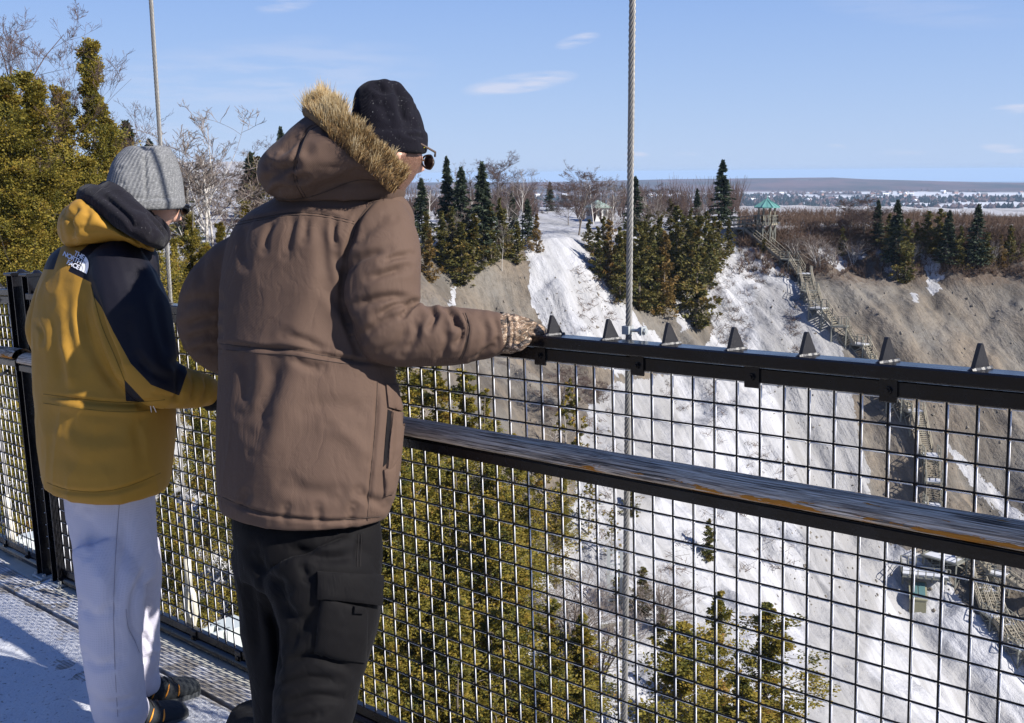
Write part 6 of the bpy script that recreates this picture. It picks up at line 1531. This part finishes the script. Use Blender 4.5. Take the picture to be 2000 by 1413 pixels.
# body
bb_ = MB(); fz = math.radians(52); hf = np.array([math.sin(fz)*math.cos(.40), math.cos(fz)*math.cos(.40), -math.sin(.40)]); HC = unp(286, 384, 3.0)
rt_, fw_, up_ = head(bb_, HC, hf, UP, 1.0)
view_loft(bb_, [(430, 232, 290, D1, 1.), (480, 200, 280, D1, 1.), (520, 120, 290, D1, .6), (700, 105, 290, D1, .6), (900, 140, 265, D1, .55), (985, 180, 250, D1, .5)], 40, .62, 2.2, 32)
limb(bb_, [(225, 520, 2.93, .055), (262, 640, 2.86, .05), (298, 735, 2.84, .045), (385, 762, 2.93, .035), (420, 770, 2.98, .03)]); limb(bb_, [(150, 520, 3.12, .05), (104, 650, 3.20, .045), (230, 740, 3.42, .035), (280, 750, 3.48, .03)])
nf = np.array([-1.126, 2.83, 0]); nf[2] = brdeck_z(nf[0], nf[1]); ff = np.array([-1.13, 2.98, 0]); ff[2] = brdeck_z(ff[0], ff[1])
leg_rows(bb_, [(unp(212, 1000, 3.0), .05), (unp(219, 1180, 2.97), .045), (unp(224, 1300, 2.99), .042), (nf+UP*.1, .038)]); leg_rows(bb_, [(unp(240, 1000, 3.05), .035), (unp(266, 1120, 3.12), .045), (unp(270, 1240, 3.18), .038), (ff+UP*.1, .034)])
body = solid(bb_, .0045, 3); V = getV(body); H_ = V-HC; bz = H_[:, 2]; cap = np.clip((bz+.030)/.02, 0, 1)*(np.linalg.norm(H_, axis=1) < .17); setV(body, V-H_*(.15*cap)[:, None]); setattr_(body, 'beard', np.full(len(body.vertices), -1.)); mesh_obj('body', body, M_skin, ml)
# beanie
kb = MB(); hb2 = 2.99
view_loft(kb, [(285, 252, 320, hb2, .9), (290, 243, 330, hb2, .95), (308, 227, 341, hb2, 1.), (335, 216, 350, hb2, 1.05), (362, 210, 355, hb2, 1.08), (392, 210, 357, hb2, 1.08), (400, 214, 354, hb2, 1.08)], 55, 1.05, 2.1)
view_loft(kb, [(384, 211, 355, hb2-.002, 1.08), (388, 208, 358, hb2-.002, 1.08), (400, 208, 358, hb2-.002, 1.08), (407, 212, 356, hb2-.002, 1.08), (409, 216, 352, hb2-.002, 1.08)], 55, 1.05, 2.1)
kn = solid(kb, .0045, 4); folds(kn, [([(285, 284), (283, 310), (284, 345), (286, 400)], 4, -4), ([(272, 280), (283, 286), (296, 280)], 7, -8), ([(225, 385), (280, 388), (355, 386)], 3, -3), ([(235, 330), (240, 360)], 16, 3)], .0015, 12, 7.)
V = getV(kn); q = V-HC; setattr_(kn, 'rib', np.arctan2(q@rt_, q@fw_)/(2*math.pi)); mesh_obj('beanie', kn, M_greyknit, ml)
gl = MB(); c = HC+rt_*.032+fw_*.106+up_*.002; ball(gl, c, rt_*.030, fw_*.006, up_*.017, 18, 10); ball(gl, c-rt_*.064, rt_*.030, fw_*.006, up_*.017, 18, 10); gl.tube([c+rt_*.028, HC+rt_*.080+fw_*.02+up_*.006], .0035, 8); gl.build('sunglasses', M_glass, ml, smooth=True)
# glove gripping the rail
hg = MB(); limb(hg, [(405, 772, 2.96, .030), (416, 778, 2.98, .034), (430, 782, 3.00, .030)], 16)
for k in range(4):
    x = 402+k*9; R = catmull([(x, 776, 2.965, .010), (x+1, 788, 2.955, .010), (x+4, 797, 2.975, .0095), (x+7, 796, 3.0, .008)], 4); hg.tube([unp(*q[:3]) for q in R], R[:, 3], 10)
R = catmull([(402, 772, 2.95, .011), (394, 782, 2.955, .011), (397, 792, 2.97, .010)], 4); hg.tube([unp(*q[:3]) for q in R], R[:, 3], 10)
mesh_obj('glove', solid(hg, .0035, 2), cloth('black_glove', (.01, .01, .011)), ml)
# trousers
tb = MB()
view_loft(tb, [(930, 125, 300, D1), (960, 132, 296, D1), (1000, 138, 297, D1), (1050, 148, 300, D1), (1090, 152, 302, D1), (1120, 156, 300, D1)], 40, .72, 2.2)
leg_rows(tb, [(unp(206, 1060, 2.96), .084), (unp(217, 1120, 2.95), .092), (unp(219, 1180, 2.95), .085), (unp(216, 1240, 2.955), .081), (unp(222, 1300, 2.965), .078), (unp(230, 1360, 3.0), .077), (unp(236, 1390, 3.02), .076), (nf+UP*.075, .074), (nf+UP*.05, .070)], 28)
leg_rows(tb, [(unp(262, 1060, 3.08), .07), (unp(266, 1120, 3.12), .072), (unp(268, 1180, 3.15), .066), (unp(270, 1240, 3.18), .062), (unp(268, 1290, 3.19), .062), (unp(268, 1318, 3.195), .062), (ff+UP*.085, .060), (ff+UP*.065, .056)], 24)
tw = solid(tb, .0052, 6)
folds(tw, [([(240, 1000), (244, 1060), (232, 1120), (226, 1180)], 12, -5), ([(170, 1000), (180, 1040), (175, 1080)], 14, -6), ([(290, 1100), (262, 1160), (258, 1220), (275, 1270)], 8, -8), ([(190, 1100), (200, 1160), (190, 1220)], 16, 5), ([(160, 1180), (185, 1200), (215, 1190)], 12, -4), ([(165, 1280), (190, 1300), (230, 1290)], 12, -5), ([(180, 1360), (210, 1375), (270, 1365)], 10, -6), ([(190, 1385), (230, 1392), (280, 1380)], 7, -5),
           ([(285, 1180), (296, 1210), (300, 1250)], 8, -6), ([(280, 1240), (292, 1260), (303, 1262)], 6, -6), ([(280, 1290), (295, 1280)], 6, -5), ([(150, 990), (158, 1030), (152, 1070)], 10, -5)], .005, 6, 13.)
mesh_obj('trousers', tw, M_waffle, ml); bw = bvh_of(tw)
seam(bw, [[(233, 985), (226, 1080), (222, 1180), (224, 1290), (230, 1400)], [(246, 1190), (250, 1225), (262, 1250), (272, 1275)]], .0009, 'side_seam', cloth('grey_seam', (.25, .24, .28)), ml)
M_shoe = cloth('charcoal_shoe_cloth', (.028, .032, .036), bump=.6); M_orange = simple('orange_trim', (.75, .28, .02), rough=.5); M_sole = simple('grey_sole', (.05, .055, .06), rough=.7)
for (F0, hd_) in ((ff, 52), (nf, 56)):
    r = math.radians(hd_); dr_ = np.array([math.sin(r), math.cos(r), 0]); sd_ = np.array([math.cos(r), -math.sin(r), 0]); heel = F0-dr_*.075+UP*.012; toe = F0+dr_*.178+UP*.012
    s_ = MB(); foot(s_, heel, toe, .050, .095); o = mesh_obj('shoe', solid(s_, .0042, 3), M_shoe, ml)
    s_ = MB(); rings = []
    n_ = 40; L_ = np.linalg.norm(toe-heel)
    out = []
    for i in range(n_):
        a = 2*math.pi*i/n_; out.append(heel+dr_*(L_*(.5-.52*math.cos(a)))+sd_*.053*math.sin(a)*(1 if math.cos(a) < 0 else .85))
    s_.add([q-UP*.012 for q in out]+[q+UP*.016 for q in out], [tuple(range(n_))[::-1], tuple(range(n_, 2*n_))]+[(i, (i+1) % n_, n_+(i+1) % n_, n_+i) for i in range(n_)]); s_.build('sole', M_sole, o and ml)
    for side in (-1, 1):
        for (t0, t1) in ((.36, .46), (.52, .60), (.67, .71)):
            b_ = MB(); pts_ = []
            for k in range(7):
                f = k/6; t = t0+(t1-t0)*f; ww = np.interp(t, [0, .12, .3, .5, .7, .86, 1], [.6, .76, .78, .86, 1.02, .96, .35])*.050; hh = np.interp(t, [0, .12, .3, .5, .7, .86, 1], [.8, 1., 1., .82, .62, .52, .28])*.095
                an = -.25+1.15*f; pts_.append(heel+dr_*L_*t+sd_*side*ww*math.cos(an)*1.02+UP*(hh*(.5+.5*math.sin(an))*1.01))
            b_.tube(pts_, [.0012, .0022, .0026, .0024, .002, .0015, .001], 6); b_.build('orange_stripe', M_orange, ml, smooth=True)
    b_ = MB()
    for k in range(5):
        t = .40+.07*k; hh = np.interp(t, [0, .12, .3, .5, .7], [.8, 1., 1., .82, .62])*.095
        b_.tube([heel+dr_*L_*(t+.0)+sd_*x*.05+UP*(hh*(.5+.5*math.sqrt(max(0, 1-(x/.9)**2)))+.002) for x in np.linspace(-.5, .5, 7)], .0025, 6)
    b_.build('laces', simple('black_lace', (.02, .02, .02)), ml)
# ------------------------------------------------------------------ thin blue winter air over the plain
hz_ = MB(); hz_.box((2500, 14000, -140), (13000, 0, 0), (0, 15500, 0), (0, 0, 162))
vm = bpy.data.materials.new('air'); vm.use_nodes = True; vt = vm.node_tree; vt.nodes.clear()
vo = vt.nodes.new('ShaderNodeOutputMaterial'); vp_ = vt.nodes.new('ShaderNodeVolumePrincipled'); vp_.inputs['Density'].default_value = 7.5e-5
vp_.inputs['Color'].default_value = (.52, .70, .92, 1); vp_.inputs['Anisotropy'].default_value = .0
vt.links.new(vp_.outputs[0], vo.inputs['Volume'])
hz_.build('haze', vm, None, kind='stuff')
